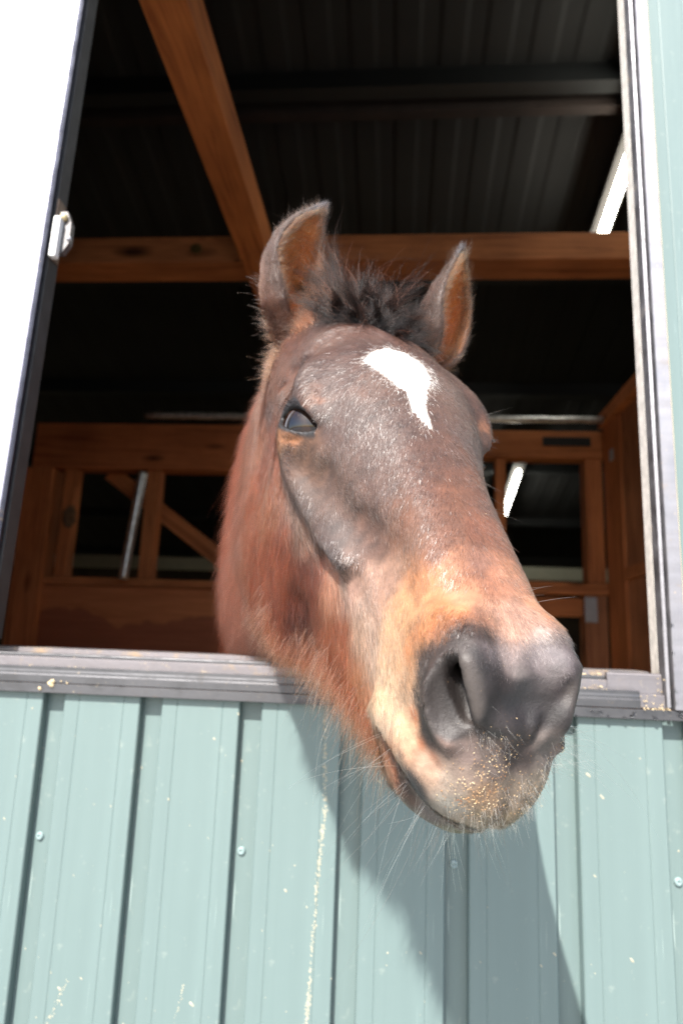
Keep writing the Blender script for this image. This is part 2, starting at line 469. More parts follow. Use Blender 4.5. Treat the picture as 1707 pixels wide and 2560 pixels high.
# lamps on the roof
def lamp(label, y0, y1):
    th = thing('ceiling_lamp', label, 'lamp', group='tube lamps along the roof')
    X = 0.85
    zc = lambda y: 3.478 + RSL * y
    bm = bmesh.new()
    N = 14
    tube(bm, [(X, y0 + (y1 - y0) * i / N, zc(y0 + (y1 - y0) * i / N)) for i in range(N + 1)], [0.012] + [0.021] * (N - 1) + [0.012], 14)
    t = NT('lamp_tube'); e = t.n('Emission', Strength=10.0); e.inputs[0].default_value = (1.0, 0.985, 0.86, 1)
    t.l(e.outputs[0], t.out.inputs[0])
    put('tube', bm, t.m, th)
    bm = bmesh.new()
    def sec(y): return [(X - 0.042, y, zc(y) + 0.034), (X + 0.042, y, zc(y) + 0.034), (X + 0.036, y, zc(y) + 0.075), (X - 0.036, y, zc(y) + 0.075)]
    A = [bm.verts.new(p) for p in sec(y0 - 0.05)]; B = [bm.verts.new(p) for p in sec(y1 + 0.05)]
    for i in range(4): bm.faces.new((A[i], A[(i + 1) % 4], B[(i + 1) % 4], B[i]))
    bm.faces.new(A); bm.faces.new(B[::-1])
    put('housing', bm, plain('lamp_housing', rgb(34, 29, 26), 0.8, vary=0.1), th)
    for y in (y0 + 0.1, y1 - 0.1):
        bm = bmesh.new()
        box(bm, X - 0.01, X + 0.01, y - 0.01, y + 0.01, zc(y) + 0.076, RZ0 + RSL * y + 0.03)
        put('hanger', bm, M_PURLIN, th)
lamp('lit tube lamp cut off by the right window frame above the cross beam', 0.62, 1.88)
lamp('lit tube lamp seen small through the right bay of the partition', 3.84, 4.62)

# ================================================================== the window frame
fr = thing('window_frame', 'dirty bronze aluminium window frame round the open window', 'window frame')
def prof(name, pts, axis, a, b, mat):
    bm = bmesh.new(); extrude(bm, pts, axis, a, b)
    bmesh.ops.bevel(bm, geom=bm.edges[:], offset=0.0007, segments=1, affect='EDGES')
    return put(name, bm, mat, fr)
XL, XR = -1.12, 0.369
prof('sill_front', [(-0.0099, 1.178), (-0.0099, 1.1905), (-0.0037, 1.1905), (-0.0037, 1.178)], 0, XL, XR, M_ALU)
prof('track_cover', [(-0.0105, 1.1912), (-0.0105, 1.2018), (-0.0081, 1.2026), (-0.0081, 1.2062), (-0.0076, 1.2076), (-0.0076, 1.2128), (-0.0025, 1.2128), (-0.0025, 1.1912)], 0, XL, 0.311, M_ALU)
prof('track', [(-0.0023, 1.1915), (-0.0023, 1.2085), (0.004, 1.2085), (0.004, 1.2245), (0.012, 1.2250), (0.012, 1.1915)], 0, XL, 0.344, M_ALU_DIRTY)
prof('rail', [(0.0122, 1.192), (0.0122, 1.2290), (0.0150, 1.2305), (0.0185, 1.2290), (0.0185, 1.192)], 0, XL, 0.344, M_ALU)
prof('sill_back', [(0.0187, 1.192), (0.0187, 1.2262), (0.050, 1.2262), (0.050, 1.2362), (0.106, 1.2375), (0.106, 1.192)], 0, XL, 0.344, M_ALU_DIRTY)
prof('end_plate', [(0.0035, 1.2090), (0.0035, 1.2335), (0.0065, 1.2350), (0.0118, 1.2350), (0.0118, 1.2255), (0.0036, 1.2252)], 0, 0.274, 0.3432, M_ALU_DIRTY)
ZT = 2.46
prof('jamb_face', [(0.3515, -0.014), (0.369, -0.014), (0.369, 0.020), (0.3515, 0.020)], 2, 1.1912, ZT, M_JAMB)
prof('jamb_strip', [(0.3442, -0.006), (0.3492, -0.007), (0.3492, 0.016), (0.3442, 0.016)], 2, 1.193, ZT, M_JAMB)
prof('jamb_web', [(0.3494, -0.002), (0.3513, -0.002), (0.3513, 0.018), (0.3494, 0.018)], 2, 1.193, ZT, M_ALU_DARK)
prof('jamb_side', [(0.3446, 0.0165), (0.369, 0.0205), (0.369, 0.044), (0.3446, 0.044)], 2, 1.193, ZT, M_DUSTY)
prof('sealant', [(0.3692, -0.006), (0.3738, -0.004), (0.3745, 0.016), (0.3692, 0.016)], 2, 1.178, ZT, M_CAULK)
prof('head', [(-0.030, ZT + 0.001), (-0.030, ZT + 0.04), (0.105, ZT + 0.04), (0.105, ZT + 0.001)], 0, XL, XR, M_ALU)
prof('jamb_left', [(XL, -0.030), (XL + 0.03, -0.030), (XL + 0.03, 0.105), (XL, 0.105)], 2, 1.239, ZT, M_ALU)

# ------------------------------------------------------------------ the sash pushed to the left
sash = thing('window_sash', 'pale sliding sash with a latch, pushed open at the left edge', 'window sash', (-0.5565, 0.0, 1.75))
sash.rotation_euler = (0, radians(1.05), 0)
def sp(name, mat, *d, bev=0.001, parent=None):
    return boxpart(name, parent or sash, mat, *d, bev=bev)
SB, ST = -0.505, 0.70
sp('stile', M_SASH, -0.0480, -0.0072, -0.010, 0.030, SB, ST)
sp('stile_edge', M_ALU_DARK, -0.0070, -0.0035, -0.0095, 0.004, SB, ST)  # side faces turned from the sun: shade put into their dark colours
sp('stile_edge', plain('stile_side', rgb(50, 50, 50), 0.6, vary=0.25, scale=30), -0.0070, -0.0002, 0.0045, 0.034, SB + 0.002, ST)
sp('pull_strip', M_ALU_DARK, -0.0034, -0.0012, -0.0088, -0.0052, SB, ST)
sp('bottom_rail', M_SASH, -0.530, -0.0485, -0.008, 0.028, SB, SB + 0.06)
sp('top_rail', M_SASH, -0.530, -0.0485, -0.008, 0.028, ST - 0.06, ST)
sp('outer_stile', M_SASH, -0.575, -0.5305, -0.010, 0.030, SB, ST)
sp('pane', plain('white_glazing', rgb(196, 198, 206), 0.25, vary=0.03, scale=3), -0.530, -0.0485, 0.004, 0.012, SB + 0.0605, ST - 0.0605, bev=0)
# latch
lt = sp('latch', plain('rusty_plate', rgb(120, 104, 92), 0.5, metal=0.5, vary=0.4, scale=70), -0.0001, 0.0022, 0.004, 0.030, 0.088, 0.192, bev=0.0008)
bm = bmesh.new()
extrude(bm, [(-0.004, 0.172), (0.012, 0.172), (0.0205, 0.152), (0.0215, 0.118), (0.012, 0.100), (-0.002, 0.100)], 1, 0.010, 0.022)
bmesh.ops.translate(bm, verts=bm.verts[:], vec=(0.004, 0, 0))
put('latch_body', bm, plain('latch_body', rgb(110, 108, 108), 0.4, metal=0.6, vary=0.3, scale=60), lt)
boxpart('latch_lever', lt, plain('white_lever', rgb(214, 214, 212), 0.35, vary=0.06), 0.0024, 0.0135, -0.004, 0.0095, 0.086, 0.156, bev=0.0025)
bm = bmesh.new(); bmesh.ops.create_uvsphere(bm, u_segments=14, v_segments=10, radius=0.0042, matrix=Matrix.Translation((0.0245, 0.010, 0.124)))
for f in bm.faces: f.smooth = True
put('rivet', bm, M_PLATE, lt)
bm = bmesh.new(); bmesh.ops.create_uvsphere(bm, u_segments=14, v_segments=10, radius=0.0065, matrix=Matrix.Translation((0.0135, 0.0065, 0.1600)))
for f in bm.faces: f.smooth = True
put('pivot_cap', bm, plain('brass_cap', rgb(214, 196, 150), 0.3, metal=0.5), lt)

# ------------------------------------------------------------------ dried feed on the frame and wall
M_FEED = plain('feed', rgb(176, 158, 126), 0.9, vary=0.3, scale=300)
M_MUD = plain('dried_splash', rgb(152, 148, 130), 0.9, vary=0.2, scale=200)
def blob(bm, c, r, flat, ax, seg=6):
    """lumpy fleck: flattened along an axis"""
    n = 7
    rot = random.uniform(0, 6.28); el = random.uniform(1.0, 2.2)
    A = Vector(ax).normalized(); U = A.orthogonal().normalized(); W = A.cross(U)
    top = bm.verts.new(Vector(c) + A * r * flat)
    ring, ring2 = [], []
    for i in range(n):
        a = 2 * pi * i / n + rot
        k = r * random.uniform(0.65, 1.2)
        d = U * cos(a) * k + W * sin(a) * k * el
        ring.append(bm.verts.new(Vector(c) + d)); ring2.append(bm.verts.new(Vector(c) + d * 0.62 + A * r * flat * 0.8))
    for i in range(n):
        bm.faces.new((ring[i], ring[(i + 1) % n], ring2[(i + 1) % n], ring2[i])).smooth = True
        bm.faces.new((ring2[i], ring2[(i + 1) % n], top)).smooth = True
def wall_y(x):
    k = (x - GR0) % PITCH_X
    return GRD if k < GRW - 0.001 else 0.0
bm = bmesh.new()
for _ in range(150):
    x = random.uniform(-0.62, 0.46); z = random.uniform(0.70, 1.17)
    if random.random() < 0.35: z = random.uniform(0.70, 0.92)
    if x > 0.36 : x = random.uniform(-0.6, 0.36)
    blob(bm, (x, wall_y(x) - 0.0002, z), abs(random.gauss(0, 1)) * 0.00045 + 0.00025, 0.35, (0, -1, 0))
for x, z, r in [(0.246, 1.107, .0045), (0.262, 1.082, .004), (-0.016, 1.086, .0035), (-0.2, 1.10, .003), (-0.335, 1.085, .003), (-0.29, 1.05, .003), (-0.235, 1.128, .0035),
                (-0.12, 0.98, .003), (-0.13, 0.95, .0035), (-0.24, 0.815, .005), (-0.41, 0.82, .004), (0.25, 0.99, .003), (0.2, 0.9, .0035), (0.29, 0.9, .004), (0.31, 1.13, .003)]:
    blob(bm, (x, wall_y(x) - 0.0002, z), r * 0.42, 0.3, (0, -1, 0))
def streak(pts, n, spread, rmax):
    pts = [Vector(p) for p in pts]
    for _ in range(n):
        t = random.random() * (len(pts) - 1); i = int(t)
        p = pts[i].lerp(pts[i + 1], t - i)
        x = p.x + random.gauss(0, spread); z = p.y + random.uniform(-0.004, 0.004)
        blob(bm, (x, wall_y(x) - 0.0002, z), random.uniform(0.0004, rmax), 0.3, (0, -1, 0))
streak([(-0.090, 1.165), (-0.084, 1.053), (-0.090, 0.976), (-0.095, 0.852), (-0.098, 0.78)], 460, 0.0012, 0.0010)
streak([(-0.25, 0.84), (-0.265, 0.76)], 50, 0.001, 0.0008)
streak([(-0.40, 0.83), (-0.43, 0.76)], 60, 0.0016, 0.0008)
o = put('feed_splashes', bm, M_MUD); o['kind'] = 'stuff'; o['label'] = 'cream specks and a dribble of dried feed on the green wall'; o['category'] = 'splashes'
bm = bmesh.new()
def heap(x0, x1, y, z, n, r, sy=0.002, sz=0.001):
    for _ in range(n):
        blob(bm, (random.uniform(x0, x1), y + random.gauss(0, sy), z + random.gauss(0, sz)), random.uniform(0.3, 1.0) * r, 0.7, (random.gauss(0, .4), -1, 0.7))
heap(-0.56, -0.35, 0.003, 1.2095, 160, 0.0011)
heap(-0.35, 0.22, 0.003, 1.2095, 220, 0.0010)
heap(-0.455, -0.42, 0.002, 1.211, 50, 0.0014)
heap(0.200, 0.274, 0.002, 1.2110, 110, 0.0012, 0.003, 0.003)
heap(0.205, 0.272, 0.016, 1.2310, 90, 0.0011, 0.004, 0.001)
heap(0.313, 0.350, -0.006, 1.1915, 45, 0.0011, 0.006, 0.0008)
heap(0.314, 0.343, -0.002, 1.1990, 30, 0.0011, 0.002, 0.004)
heap(0.335, 0.3435, 0.004, 1.2120, 24, 0.0010, 0.004, 0.008)
heap(0.322, 0.344, 0.030, 1.2275, 40, 0.0011, 0.012, 0.0006)
for x, z, r in [(-0.463, 1.1895, .0036), (-0.4605, 1.1935, .0030), (-0.477, 1.1835, .0022), (-0.448, 1.194, .0013), (-0.44, 1.1925, .0012)]:
    blob(bm, (x, -0.0108, z), r, 0.9, (0, -1, 0.1))
o = put('feed_crumbs', bm, M_FEED); o['kind'] = 'stuff'; o['label'] = 'golden feed crumbs lodged in the window track'; o['category'] = 'crumbs'
bm = bmesh.new()
for x in (0.2, 0.212, 0.226, 0.232, 0.252, 0.259, 0.272, 0.3, 0.305, 0.331, 0.358, 0.36, 0.2915):
    blob(bm, (x + random.uniform(-.003, .003), -0.0101 if x > 0.311 else -0.0107, 1.1795 + random.uniform(0, 0.006)), random.uniform(0.0012, 0.0032), 0.55, (0, -1, 0.1))
for z in (1.2, 1.215, 1.246, 1.262, 1.297):
    blob(bm, (0.3525, -0.0142, z), random.uniform(0.0014, 0.0024), 0.6, (-0.3, -1, 0.1))
t = NT('water'); bb = t.bsdf(Roughness=0.02, IOR=1.33); bb.inputs['Transmission Weight'].default_value = 1.0
o = put('water_drops', bm, t.m); o['kind'] = 'stuff'; o['label'] = 'clear water drops beaded on the lower right of the frame'; o['category'] = 'drops'

# ================================================================== the horse
# Head frame: u across the head (plus towards the horse's right, the near side), v from the poll down
# the face to the lips, w out of the forehead.  The head is shaped as one distance field in this frame.
HR = np.array([[-0.9309, 0.2256, 0.2874], [-0.1316, 0.5267, -0.8398], [-0.3408, -0.8196, -0.4606]])
_U, _S, _V = np.linalg.svd(HR)
HR = _U @ _V
HO = np.array([-0.0055, -0.1512, 0.8299])
HB = np.stack([c_r, -c_u, c_f], 1)              # columns: right, down, forward in the world
def head_to_world(p):
    q = np.asarray(p, float) @ HR.T + HO
    return q @ HB.T + CAM_POS
def head_dir_to_world(d):
    return np.asarray(d, float) @ HR.T @ HB.T
HEAD_M = Matrix([list(r) + [t] for r, t in zip(HB @ HR, HB @ HO + CAM_POS)] + [[0, 0, 0, 1]])

# stations down the head: v, then half a section from the top round to the bottom as (u, w), centimetres
STATIONS = [
 (-10, (0, 6.5), (3, 6), (5, 3.5), (6, 0), (6, -4), (5, -10), (3, -14), (0, -15)),
 (-4, (0, 8.2), (3.2, 7.8), (6, 5.2), (7.4, 1), (7.4, -4), (6.6, -12), (4.2, -18), (0, -19)),
 (2, (0, 9.3), (3.4, 8.9), (6.6, 6.4), (8.6, 2), (8.4, -4), (7.6, -13), (5.2, -22), (0, -23)),
 (7, (0, 9.8), (3.6, 9.3), (7.0, 7.0), (9.0, 2.6), (8.8, -3), (8.0, -12), (5.8, -23.5), (0, -25)),
 (12, (0, 10.1), (3.9, 9.6), (7.2, 7.4), (9.3, 3.4), (8.9, -2), (8.0, -11), (6.0, -24), (0, -25.6)),
 (16, (0, 10.0), (4.2, 9.5), (7.8, 7.2), (9.8, 3.2), (9.2, -1.6), (8.5, -9.5), (6.0, -23.3), (0, -25)),
 (20, (0, 9.5), (4.2, 8.9), (7.6, 6.6), (9.5, 2.5), (9.1, -2.0), (8.7, -8.4), (5.9, -21.6), (0, -23.6)),
 (24, (0, 8.5), (3.9, 7.9), (6.7, 5.6), (8.4, 1.7), (8.4, -2.4), (8.2, -8.0), (5.6, -19.4), (0, -21.6)),
 (28, (0, 7.3), (3.5, 6.7), (5.8, 4.4), (7.1, 0.9), (7.3, -2.6), (7.2, -7.4), (5.2, -16.6), (0, -18.8)),
 (32, (0, 6.1), (3.2, 5.6), (5.0, 3.4), (6.0, 0.2), (6.3, -3), (6.2, -7.0), (4.7, -13.8), (0, -15.8)),
 (36, (0, 5.2), (3.0, 4.8), (4.4, 2.8), (5.2, -0.6), (5.4, -3.6), (5.2, -7.2), (4.3, -12.2), (0, -14.2)),
 (40, (0, 4.4), (3.0, 4.0), (4.3, 2.1), (4.9, -1.2), (4.9, -4.0), (4.5, -7.6), (3.4, -11.8), (0, -13.5)),
 (44, (0, 3.5), (3.0, 3.1), (4.4, 1.3), (5.0, -1.4), (5.0, -4.4), (4.6, -7.8), (2.9, -11.5), (0, -13.2)),
 (47, (0, 2.9), (3.0, 2.5), (4.5, 0.8), (5.0, -1.6), (5.0, -4.6), (4.5, -7.6), (3.1, -11.3), (0, -12.8)),
 (49.5, (0, 1.6), (2.9, 1.2), (4.3, -0.2), (4.8, -2.2), (4.8, -4.7), (4.3, -7.2), (2.7, -10.6), (0, -12.2)),
 (51.5, (0, -0.7), (2.3, -1.0), (3.8, -1.9), (4.4, -3.3), (4.3, -5.0), (3.9, -6.9), (2.2, -9.6), (0, -11.0)),
 (53, (0, -3.0), (1.6, -3.2), (2.9, -3.8), (3.4, -4.5), (3.4, -5.4), (3.0, -6.6), (1.6, -8.4), (0, -9.3)),
 (54.2, (0, -5.4), (.5, -5.45), (.9, -5.6), (1.1, -5.8), (1.1, -6.0), (.9, -6.3), (.5, -6.6), (0, -6.8)),
]

def catmull(P, n):
    P = np.asarray(P, float)
    m = len(P)
    t = np.linspace(0, m - 1, n)
    i = np.clip(t.astype(int), 0, m - 2)
    f = (t - i)[:, None]
    p0 = P[np.clip(i - 1, 0, m - 1)]; p1 = P[i]; p2 = P[i + 1]; p3 = P[np.clip(i + 2, 0, m - 1)]
    return 0.5 * (2 * p1 + (p2 - p0) * f + (2 * p0 - 5 * p1 + 4 * p2 - p3) * f * f + (3 * p1 - p0 - 3 * p2 + p3) * f ** 3)

NTH = 72
TH = np.linspace(0, pi, NTH)
_polar, _cent, _vs = [], [], []
for st in STATIONS:
    pts = np.array(st[1:], float) / 100
    wc = 0.5 * (pts[0, 1] + pts[-1, 1])
    full = np.vstack([pts[1] * [-1, 1], pts, pts[-2] * [-1, 1]])
    cur = catmull(full, 400)
    th = np.arctan2(cur[:, 0], cur[:, 1] - wc)
    rr = np.hypot(cur[:, 0], cur[:, 1] - wc)
    od = np.argsort(th)
    _polar.append(np.interp(TH, th[od], rr[od]))
    _cent.append(wc); _vs.append(st[0] / 100)
_polar = np.array(_polar); _cent = np.array(_cent); _vs = np.array(_vs)
# dense in v
VD = np.linspace(_vs[0], _vs[-1], 320)
_ti = np.interp(VD, _vs, np.arange(len(_vs)))
def _dense(A):
    A = A if A.ndim == 2 else A[:, None]
    m = len(A); i = np.clip(_ti.astype(int), 0, m - 2); f = (_ti - i)[:, None]
    # monotone-ish cubic on unequal spacing: finite-difference tangents
    d = np.gradient(A, _vs, axis=0)
    h = (_vs[i + 1] - _vs[i])[:, None]
    p1, p2, m1, m2 = A[i], A[i + 1], d[i] * h, d[i + 1] * h
    return (2*f**3-3*f**2+1)*p1 + (f**3-2*f**2+f)*m1 + (-2*f**3+3*f**2)*p2 + (f**3-f**2)*m2
POLD = np.maximum(_dense(_polar), 0.001); CEND = _dense(_cent)[:, 0]

def grade(a, b, h, side, hmax):
    """axis with even spacing h between a and b, growing beyond on the given side to the limit"""
    core = list(np.arange(a, b + 1e-9, h))
    lo, hi = side
    s, x = h, core[0]
    pre = []
    while x > lo:
        s = min(s * 1.12, hmax); x -= s; pre.append(x)
    s, x = h, core[-1]
    post = []
    while x < hi:
        s = min(s * 1.12, hmax); x += s; post.append(x)
    return np.array(pre[::-1] + core + post, np.float32)

HV = 0.0026
def smin(a, b, k):
    h = np.clip(0.5 + 0.5 * (b - a) / k, 0, 1)
    return b + (a - b) * h - k * h * (1 - h)
def smax(a, b, k):
    return -smin(-a, -b, k)

au = np.arange(0, 0.1501, HV, dtype=np.float32)
av = grade(-0.19, 0.56, HV, (-0.75, 0.56), 0.016)
aw = np.arange(-0.262, 0.215, HV, dtype=np.float32)
aw = grade(-0.262, 0.215, HV, (-0.62, 0.215), 0.016)

class Field:
    def __init__(s, ax, F):
        s.ax, s.F = ax, F
    def box(s, lo, hi):
        sl = []
        for k in range(3):
            a = np.searchsorted(s.ax[k], lo[k]); b = np.searchsorted(s.ax[k], hi[k])
            sl.append(slice(max(a - 1, 0), min(b + 1, len(s.ax[k]))))
        sl = tuple(sl)
        g = (s.ax[0][sl[0]][:, None, None], s.ax[1][sl[1]][None, :, None], s.ax[2][sl[2]][None, None, :])
        return sl, g
    def tube(s, pts, rads, k, op='add', n=None, squash=None):
        """round chain through pts with radii; added or cut with blend k"""
        pts = np.asarray(pts, np.float32); rads = np.asarray(rads, np.float32) * np.ones(len(pts), np.float32)
        if n:
            cr = catmull(np.hstack([pts, rads[:, None]]), n).astype(np.float32)
            pts, rads = cr[:, :3], cr[:, 3]
        m = rads.max() + abs(k) * 1.6 + 0.006
        sl, g = s.box(pts.min(0) - m, pts.max(0) + m)
        d = None
        for a, b, ra, rb in zip(pts[:-1], pts[1:], rads[:-1], rads[1:]):
            ab = b - a
            L2 = float(ab @ ab) + 1e-12
            t = np.clip(((g[0] - a[0]) * ab[0] + (g[1] - a[1]) * ab[1] + (g[2] - a[2]) * ab[2]) / L2, 0, 1)
            q = np.sqrt((g[0] - a[0] - t * ab[0]) ** 2 + (g[1] - a[1] - t * ab[1]) ** 2 + (g[2] - a[2] - t * ab[2]) ** 2) - (ra + (rb - ra) * t)
            d = q if d is None else np.minimum(d, q)
        s.put(sl, d, k, op)
    def ell(s, c, r, k, op='add', ax=None):
        c = np.asarray(c, np.float32); r = np.asarray(r, np.float32)
        m = r.max() + abs(k) * 1.6 + 0.006
        sl, g = s.box(c - m, c + m)
        X = [g[i] - c[i] for i in range(3)]
        if ax is not None:
            X = [X[0] * A[0] + X[1] * A[1] + X[2] * A[2] for A in ax]
        k0 = np.sqrt((X[0] / r[0]) ** 2 + (X[1] / r[1]) ** 2 + (X[2] / r[2]) ** 2)
        k1 = np.sqrt((X[0] / r[0] ** 2) ** 2 + (X[1] / r[1] ** 2) ** 2 + (X[2] / r[2] ** 2) ** 2) + 1e-9
        s.put(sl, k0 * (k0 - 1) / k1, k, op)
    def put(s, sl, d, k, op):
        A = s.F[sl]
        s.F[sl] = smin(A, d, k) if op == 'add' else smax(A, -d, k)

def unit(a):
    a = np.asarray(a, float)
    return a / np.linalg.norm(a)

EYE_C = np.array([0.0735, 0.1925, 0.0185]); EYE_R = 0.0305
EYE_E = unit((0.80, 0.42, 0.40))
EYE_P = np.array([-0.30, 1.0, 0.36]); EYE_P = unit(EYE_P - EYE_E * (EYE_P @ EYE_E))     # towards the front corner
EYE_Q = np.cross(EYE_P, EYE_E)                                                            # upwards (towards the brow)
if EYE_Q[2] < 0: EYE_Q = -EYE_Q

def build_head_field():
    F = np.empty((len(au), len(av), len(aw)), np.float32)
    U, W = np.meshgrid(au, aw, indexing='ij')
    for j, v in enumerate(av):
        vv = min(max(v, VD[0]), VD[-1])
        t = (vv - VD[0]) / (VD[-1] - VD[0]) * (len(VD) - 1)
        i = min(int(t), len(VD) - 2); f = t - i
        R = POLD[i] * (1 - f) + POLD[i + 1] * f
        c = CEND[i] * (1 - f) + CEND[i + 1] * f
        th = np.arctan2(U, W - c)
        r = np.hypot(U, W - c)
        d = r - np.interp(th, TH, R)
        if v > VD[-1]: d = np.hypot(np.maximum(d, 0), v - VD[-1]) + 0.002
        if v < VD[0]: d = np.maximum(d, VD[0] - v)
        F[:, j, :] = d
    gu, gv, gw = np.gradient(F, au, av, aw)
    g = np.sqrt(gu * gu + gv * gv + gw * gw)
    F /= np.clip(g, 0.8, 4.0)
    del gu, gv, gw, g
    f = Field((au, av, aw), F)
    # --- cheek, crest, brow
    f.ell((0.050, 0.165, -0.112), (0.034, 0.105, 0.098), 0.03)
    f.tube([(0.086, 0.16, 0.0), (0.088, 0.21, -0.012), (0.079, 0.26, -0.022), (0.066, 0.305, -0.030), (0.058, 0.33, -0.035)], [0.004, 0.005, 0.004, 0.003, 0.002], 0.030, n=16)
    f.tube([(0.062, 0.155, 0.068), (0.077, 0.168, 0.063), (0.088, 0.190, 0.055), (0.088, 0.216, 0.044)], [0.012, 0.015, 0.012, 0.006], 0.022, n=14)
    f.ell((0.090, 0.125, 0.048), (0.020, 0.022, 0.016), 0.02, 'cut')
    f.ell((0.101, 0.262, 0.000), (0.020, 0.03, 0.012), 0.02, 'cut')
    f.ell((0.062, 0.37, 0.005), (0.014, 0.05, 0.018), 0.02, 'cut')       # side of the nose
    f.tube([(0.068, 0.275, -0.11), (0.060, 0.30, -0.15)], [0.004, 0.012], 0.03, 'cut', n=6)
    f.tube([(0.0915, 0.098, 0.022), (0.0895, 0.116, 0.041), (0.0865, 0.140, 0.060)], [0.0018, 0.0026, 0.0018], 0.007, 'cut', n=10)
    f.ell((0.0965, 0.122, 0.044), (0.013, 0.020, 0.014), 0.018, 'cut')
    f.tube([(0.0735, 0.295, -0.034), (0.0680, 0.322, -0.0315), (0.0640, 0.333, -0.030)], [0.003, 0.005, 0.003], 0.014, n=8)
    f.ell((0.0765, 0.322, -0.050), (0.0085, 0.022, 0.0085), 0.02, 'cut')
    f.ell((0.0655, 0.354, -0.036), (0.008, 0.012, 0.011), 0.012, 'cut')
    f.tube([(0.0815, 0.262, 0.013), (0.0705, 0.308, 0.002), (0.0585, 0.350, 0.004)], [0.004, 0.006, 0.004], 0.018, 'cut', n=10)
    # --- eye: lids over the ball, then the opening
    f.ell(EYE_C, (0.0338,) * 3, 0.012)
    sl, g = f.box(EYE_C - 0.045, EYE_C + 0.045)
    X = [g[i] - np.float32(EYE_C[i]) for i in range(3)]
    e = X[0] * EYE_E[0] + X[1] * EYE_E[1] + X[2] * EYE_E[2]
    p = X[0] * EYE_P[0] + X[1] * EYE_P[1] + X[2] * EYE_P[2]
    q = X[0] * EYE_Q[0] + X[1] * EYE_Q[1] + X[2] * EYE_Q[2]
    p = p + 0.0015; q = q - 0.0018
    s1 = p / 0.0300
    hu = 0.0112 * np.maximum(1 - np.abs(s1) ** 2.2, -0.5) - 0.001
    hl = 0.0090 * np.maximum(1 - np.abs(s1) ** 2.4, -0.5) + 0.001
    open_ = np.maximum(np.where(q > 0, q - hu, -q - hl) * 0.8, np.abs(p) - 0.0306)
    open_ = np.maximum(open_, 0.006 - e)
    f.put(sl, open_, 0.0022, 'cut')
    # lid fold above, bag below
    def on_eye(pp, qq, rr):
        ee = np.sqrt(max(rr * rr - pp * pp - qq * qq, 1e-6))
        return EYE_C + EYE_P * pp + EYE_Q * qq + EYE_E * ee
    f.tube([on_eye(a, b, 0.0350) for a, b in [(-0.029, 0.004), (-0.018, 0.0145), (0.0, 0.0190), (0.016, 0.0145), (0.029, 0.003)]], 0.0016, 0.003, 'cut', n=20)
    f.tube([on_eye(a, b, 0.0345) for a, b in [(-0.021, -0.0150), (-0.005, -0.0185), (0.012, -0.0145)]], 0.0016, 0.003, 'cut', n=12)
    # --- muzzle
    f.ell((0.036, 0.480, 0.001), (0.016, 0.036, 0.030), 0.022)            # nostril wing
    f.tube([(0.0, 0.514, -0.064), (0.022, 0.505, -0.064), (0.036, 0.475, -0.070), (0.042, 0.44, -0.080)], [0.022, 0.020, 0.014, 0.010], 0.016, n=16)   # upper lip
    f.tube([(0.0, 0.497, -0.104), (0.017, 0.488, -0.105), (0.026, 0.465, -0.104), (0.031, 0.435, -0.098)], [0.018, 0.015, 0.011, 0.008], 0.014, n=16)   # lower lip
    f.ell((0.0, 0.462, -0.114), (0.027, 0.030, 0.024), 0.02)              # chin
    # mouth line
    f.tube([(0.0, 0.534, -0.088), (0.018, 0.524, -0.084), (0.034, 0.498, -0.080), (0.0455, 0.462, -0.084), (0.049, 0.438, -0.089)], [0.0046, 0.0048, 0.0046, 0.004, 0.0024], 0.0045, 'cut', n=26)
    # nostril: bowl, rim of the wing, slit and inner fold
    NA = unit((0.66, 0.70, 0.26)); NL = np.array([-0.15, 0.45, -0.88]); NL = unit(NL - NA * (NL @ NA)); NM = np.cross(NA, NL)
    NC = np.array([0.0455, 0.507, 0.002])
    f.tube([NC + NL * 0.025 - NM * 0.004, NC + NL * 0.012 - NM * 0.0150, NC - NL * 0.006 - NM * 0.0160, NC - NL * 0.022 - NM * 0.006], [0.005, 0.0055, 0.0055, 0.004], 0.012, n=16)
    f.ell(NC + NA * 0.005 - NM * 0.0015, (0.013, 0.0255, 0.0172), 0.009, 'cut', ax=(NA, NL, NM))
    f.tube([NC - NL * 0.019 - NM * 0.003 - NA * 0.004, NC - NL * 0.004 + NM * 0.001 - NA * 0.011, NC + NL * 0.012 + NM * 0.007 - NA * 0.010], [0.0054, 0.0080, 0.0060], 0.004, 'cut', n=12)
    f.tube([NC - NL * 0.006 - NA * 0.006, NC - NL * 0.016 - NA * 0.03, NC - NA * 0.055 - NL * 0.03], [0.0055, 0.007, 0.007], 0.004, 'cut', n=8)
    f.tube([NC - NL * 0.021 + NM * 0.004 - NA * 0.002, NC - NL * 0.006 + NM * 0.0085 - NA * 0.001, NC + NL * 0.012 + NM * 0.0135 - NA * 0.001], [0.0034, 0.0042, 0.0030], 0.007, n=12)
    # the nose overhangs the lip: a fold from the nostril to the middle
    f.ell((0.011, 0.512, -0.012), (0.015, 0.012, 0.011), 0.010)
    f.tube([(0.036, 0.524, -0.020), (0.026, 0.530, -0.021), (0.014, 0.533, -0.027), (0.0, 0.531, -0.029)], [0.0015, 0.0015, 0.0012, 0.0012], 0.009, 'cut', n=16)
    f.tube([(0.0, 0.531, -0.029), (0.0, 0.540, -0.05), (0.0, 0.536, -0.075)], [0.0015, 0.0015, 0.0015], 0.010, 'cut', n=10)
    return f

from mathutils.bvhtree import BVHTree
from mathutils.kdtree import KDTree

